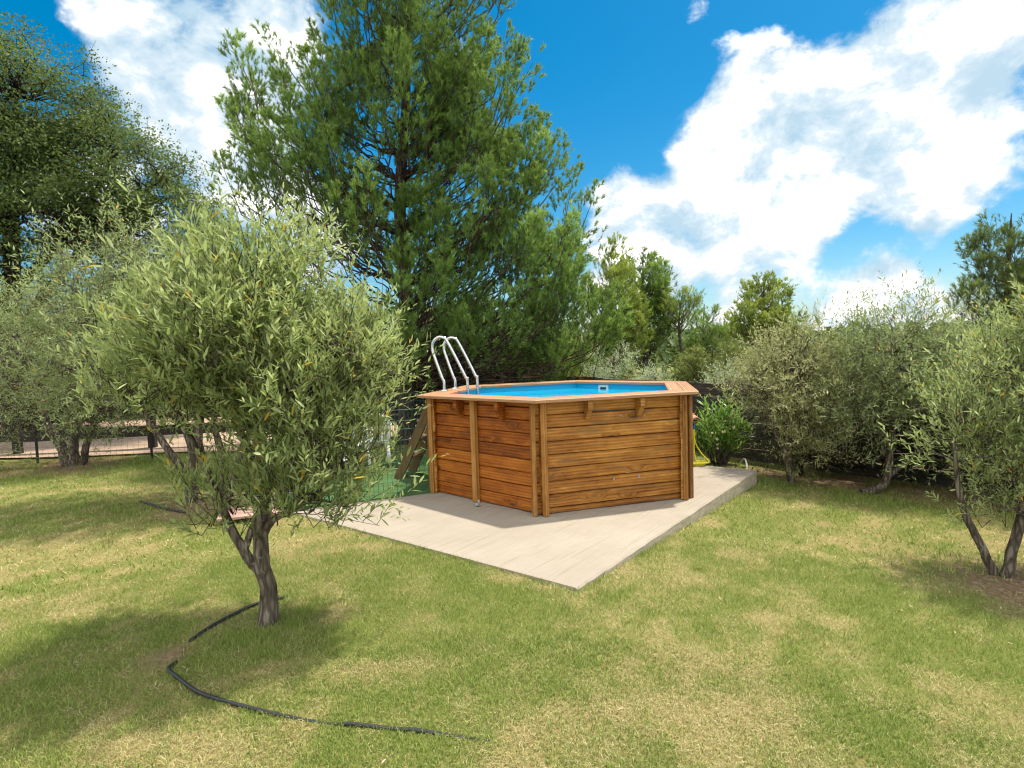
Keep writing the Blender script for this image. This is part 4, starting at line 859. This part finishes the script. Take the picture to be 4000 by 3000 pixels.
# filter housing with a little tiled roof
STUCCO = plain('stucco', (.56, .44, .35), .9, spec=.1, var=.08); TERRA = plain('terracotta', (.50, .27, .19), .85, spec=.15, var=.2, scale=9)
fh = empty('filter_housing', (2.42, 8.42, 0), R(-8), label='low beige housing with terracotta tiled roof behind the pool', cat='pump housing')
MB().bbox((0, 0, .29), (.44, .5, .58), .008).build('wall', STUCCO, fh); MB().bbox((.14, -.256, .28), (.02, .012, .54), .002).build('door_edge', STUCCO, fh)
MB().bbox((0, 0, .60), (.52, .6, .035), .005).build('roof_board', WS, fh)
for k in range(5):
    for j in range(2):
        tt = np.linspace(0, PI, 9); V = []
        for y_, r_ in ((-.17, .062), (.17, .052)):
            V += [(-r_ * math.cos(a_), y_, r_ * math.sin(a_)) for a_ in tt] + [(-(r_ - .012) * math.cos(a_), y_, (r_ - .012) * math.sin(a_)) for a_ in tt]
        F = [(q, q + 1, 18 + q + 1, 18 + q) for q in range(8)] + [(9 + q, 27 + q, 27 + q + 1, 9 + q + 1) for q in range(8)] + [(q, 9 + q, 9 + q + 1, q + 1) for q in range(8)] + [(18 + q, 18 + q + 1, 27 + q + 1, 27 + q) for q in range(8)] + [(0, 18, 27, 9), (8, 17, 35, 26)]
        MB().raw(V, F).build('roof_tile', TERRA, fh, (-.23 + k * .118, -.17 + j * .31, .622 + j * .012), (R(2), 0, 0), smooth=False)
# yellow hose on the housing
YEL = plain('yellow_hose', (.62, .56, .03), .4, spec=.4, var=.06); BLUE = plain('blue_plastic', (.02, .20, .42), .4)
hz = empty('garden_hose', (2.63, 8.0, 0), label='yellow garden hose with blue connector looped down the filter housing', cat='hose')
mb = MB(); mb.tube(curve([(-.03, .12, .50), (-.04, .09, .4), (-.06, .06, .2), (-.03, .02, .03), (.10, -.02, .03), (.13, .02, .05), (.05, .1, .16), (-.02, .12, .3), (-.03, .13, .46)], 60), .010, 8)
for k in range(3):
    a_ = np.linspace(0, 2 * PI, 30); mb.tube(np.stack([-.05 + (.10 + .018 * k) * np.cos(a_), -.02 + (.07 + .014 * k) * np.sin(a_), .012 + .016 * k + .004 * np.sin(3 * a_)], 1), .010, 8, False)
mb.tube(curve([(-.055, .1, .50), (-.07, .08, .35), (-.09, .05, .15), (-.12, -.02, .03)], 24), .010, 8)
tag(mb.build('hose', YEL, hz, smooth=True), kind='stuff'); MB().tube([(-.03, .12, .49), (-.03, .125, .515), (-.03, .128, .52), (-.03, .135, .575)], [.014, .014, .018, .018], 10).build('connector', BLUE, hz, smooth=True)
# white pipe at the back of the slab
tag(MB().tube(curve([(3.16, 7.66, -.02), (3.17, 7.7, .06), (3.24, 7.95, .08), (3.42, 8.6, -.14)], 24), .011, 8).build('white_pipe', WHITE, smooth=True), 'thin white pipe curving over the back edge of the slab', 'pipe')
# black irrigation pipes on the grass
PIPE = plain('black_pipe', (.022, .023, .026), .55, var=.2)
def pipe(pts, r, label):
    P = np.array([(x_, y_, float(gheight(x_, y_)) + r + dz) for x_, y_, dz in pts]); b0 = P[0].copy()
    o = MB().tube(curve(P - b0, 60), r, 10).build('irrigation_pipe', PIPE, None, tuple(b0), smooth=True); return tag(o, label, 'pipe')
pipe([(-1.94, 3.12, -.004), (-1.93, 3.03, .008), (-1.84, 2.95, .008), (-1.64, 2.8, .010), (-1.45, 2.72, .004), (-1.31, 2.66, .008), (-1.14, 2.61, -.004), (-1.0, 2.57, -.010), (-.88, 2.54, -.012), (-.78, 2.52, .002), (-.6, 2.49, -.004), (-.48, 2.47, .000), (-.3, 2.43, -.012), (-.14, 2.39, -.018)], .0095, 'curved black irrigation pipe snaking over the grass in front of the lone olive')
pipe([(-1.66, 3.95, 0), (-1.82, 3.86, .004), (-1.9, 3.7, .005), (-1.96, 3.52, .003), (-2.0, 3.36, -.004)], .0105, 'short black irrigation pipe running up to the trunk of the lone olive')
pipe([(-4.6, 6.9, 0), (-4.3, 6.66, .006), (-4.0, 6.45, .006), (-3.7, 6.3, .0)], .013, 'black irrigation pipe beside the multi-stemmed olive')
tag(MB().bbox((0, 0, .02), (.05, .035, .04), .01).bbox((.01, -.02, .055), (.03, .02, .05), .008).build('grey_clip', GALV, None, (-.42, 6.16, 0), (0, 0, .5)), 'small grey rubber scrap on the slab beside the pool middle post', 'scrap')
# ------------------------------------------------------------------ grass blades
rs = np.random.default_rng(7)
def in_slab(x, y):
    a_ = (x - S0[0]) * SD[0] + (y - S0[1]) * SD[1]; b_ = (x - S0[0]) * SN[0] + (y - S0[1]) * SN[1]
    return (a_ > -.004) & (a_ < SLX + .004) & (b_ > -.004) & (b_ < SLY + .004)
def grass(name, n, rmin, rmax, hgt, wid, seg, mt, label, clump=.5):
    th = rs.uniform(-1.02, 1.02, n); r = np.sqrt(rs.uniform(rmin ** 2, rmax ** 2, n)); x = r * np.sin(th); y = r * np.cos(th)
    t_ = rs.random(n) < clump                                           # part of the blades stand in tufts
    cx, cy = x.copy(), y.copy(); x = np.where(t_, np.round(x / .045) * .045 + rs.normal(size=n) * .012 + .02 * np.sin(y * 40), x); y = np.where(t_, np.round(y / .045) * .045 + rs.normal(size=n) * .012 + .02 * np.sin(x * 37), y)
    so_ = soil(x, y); fence_y = np.interp(x, [-14, 0.3, 7.6], [10.3, 13.2, 5.6])
    ok = ~in_slab(x, y) & (so_ < rs.random(n) * 1.1) & (y < fence_y)
    turf = (x > -2.8) & (x < .3) & (y > 6.7 - (x + 1) * .4) & (y < 9.3); ok &= ~turf
    x, y = x[ok], y[ok]; n = len(x); d = np.clip(lawn_dry(x, y) + rs.normal(size=n) * .36, 0, 1)
    bs = fbm(x, y, 1.9, 3); lush = np.clip((.6 - d) * 1.2, 0, .6); tall = np.zeros(n)
    for a_, b_, rr in ((-1.5, 3.5, .42), (3.55, 4.75, .5), (4.0, 4.5, .5), (-7.5, 9.7, 1.6), (3.4, 7.75, .5), (-3.9, 6.5, .5), (-6.2, 9.9, 1.2), (-9, 9.9, 1.4), (4.3, 7.0, .5)): tall = np.maximum(tall, np.clip(1.1 - np.hypot(x - a_, y - b_) / rr, 0, 1))
    a_ = (x - S0[0]) * SD[0] + (y - S0[1]) * SD[1]; b_ = (x - S0[0]) * SN[0] + (y - S0[1]) * SN[1]; edge = np.maximum(np.maximum(-a_, a_ - SLX), np.maximum(-b_, b_ - SLY)); tall = np.maximum(tall, .35 * (edge < .05))
    h_ = hgt * (.45 + .75 * rs.random(n) + .5 * lush + 1.5 * tall * rs.random(n)) ; lean = unit(rs.normal(size=(n, 3)) * np.array([1, 1, 0])) * (.35 + .9 * d + .3 * rs.random(n))[:, None] * (1 - .5 * tall)[:, None]
    base_ = np.stack([x, y, gheight(x, y) - .004], 1); ph = rs.random(n) * 6.28; sd_ = np.stack([np.cos(ph), np.sin(ph), np.zeros(n)], 1) * (wid * (.6 + .8 * rs.random(n)))[:, None] / 2
    mid_ = base_ + (np.array([0, 0, .62]) + lean * .28) * h_[:, None]; tip = base_ + (np.array([0, 0, 1.0]) * (1 - .35 * d)[:, None] + lean * .95) * h_[:, None]
    g0, g1 = np.array([.135, .205, .034]), np.array([.335, .42, .105]); s0, s1 = np.array([.30, .25, .09]), np.array([.60, .54, .29]); v_ = rs.random((n, 1))
    mixd = np.clip((d - .32) / .42, 0, 1)[:, None] * (1 - .8 * tall[:, None]); c_ = (g0 * (1 - v_) + g1 * v_) * (1 - mixd) + (s0 * (1 - v_) + s1 * v_) * mixd
    if seg == 2:
        V = np.stack([base_ - sd_, base_ + sd_, mid_ + sd_ * .8, mid_ - sd_ * .8, tip], 1); b5 = np.arange(n)[:, None] * 5; F = [b5 + np.array([0, 1, 2, 3]), b5 + np.array([3, 2, 4])]; kk = 5
    else: V = np.stack([base_ - sd_, base_ + sd_, tip], 1); F = [np.arange(3 * n).reshape(-1, 3)]; kk = 3
    return tag(obj(name, npmesh(name, V.reshape(-1, 3), F, {'col': np.repeat(c_, kk, 0)}), mt), label, 'grass', kind='stuff')
N = mat('grass_blades'); ca = N.add('ShaderNodeAttribute', attribute_name='col').outputs['Color']
b_ = N.add('ShaderNodeBsdfPrincipled', {'Base Color': ca, 'Roughness': .6, 'Specular IOR Level': .2}); t_ = N.add('ShaderNodeBsdfTranslucent', {'Color': ca})
N.l.new(N.add('ShaderNodeMixShader', {0: .35, 1: b_.outputs[0], 2: t_.outputs[0]}).outputs[0], N.out.inputs[0]); GRASS = N.M
grass('grass', 130000, 1.9, 3.3, .025, .0033, 2, GRASS, 'short mown grass with straw-coloured patches in the foreground')
grass('grass', 190000, 3.3, 5.4, .028, .0048, 1, GRASS, 'short mown grass around the lone olive and slab corner')
grass('grass', 210000, 5.4, 12.8, .036, .0100, 1, GRASS, 'short mown grass stretching back to the fences', .35)
# fallen leaves and twigs
n = 300; x = rs.uniform(-5, 5, n); y = rs.uniform(2.0, 8, n); k_ = rs.random(n) < .45
x = np.where(k_, 3.5 + rs.normal(size=n) * .5, x); y = np.where(k_, 4.2 + rs.normal(size=n) * .5, y); ok = ~in_slab(x, y); x, y = x[ok], y[ok]; n = len(x)
P = np.stack([x, y, gheight(x, y) + .022 + .012 * rs.random(n)], 1); Dr = unit(rs.normal(size=(n, 3)) * np.array([1, 1, .15])); up = np.array([0, 0, 1.0]) + rs.normal(size=(n, 3)) * .3; Nn = unit(up - Dr * (up * Dr).sum(-1, keepdims=True))
M_DEAD = leafmat('dead_leaves', [(0, (.24, .12, .04)), (.5, (.36, .26, .14)), (1, (.5, .42, .28))], .2)
tag(obj('fallen_leaves', leaves_mesh('fallen_leaves', P, Dr, Nn, .02 + .028 * rs.random(n), .006 + .007 * rs.random(n), rs.random(n)), M_DEAD), 'dry fallen leaves scattered on the lawn', 'leaves', kind='stuff')
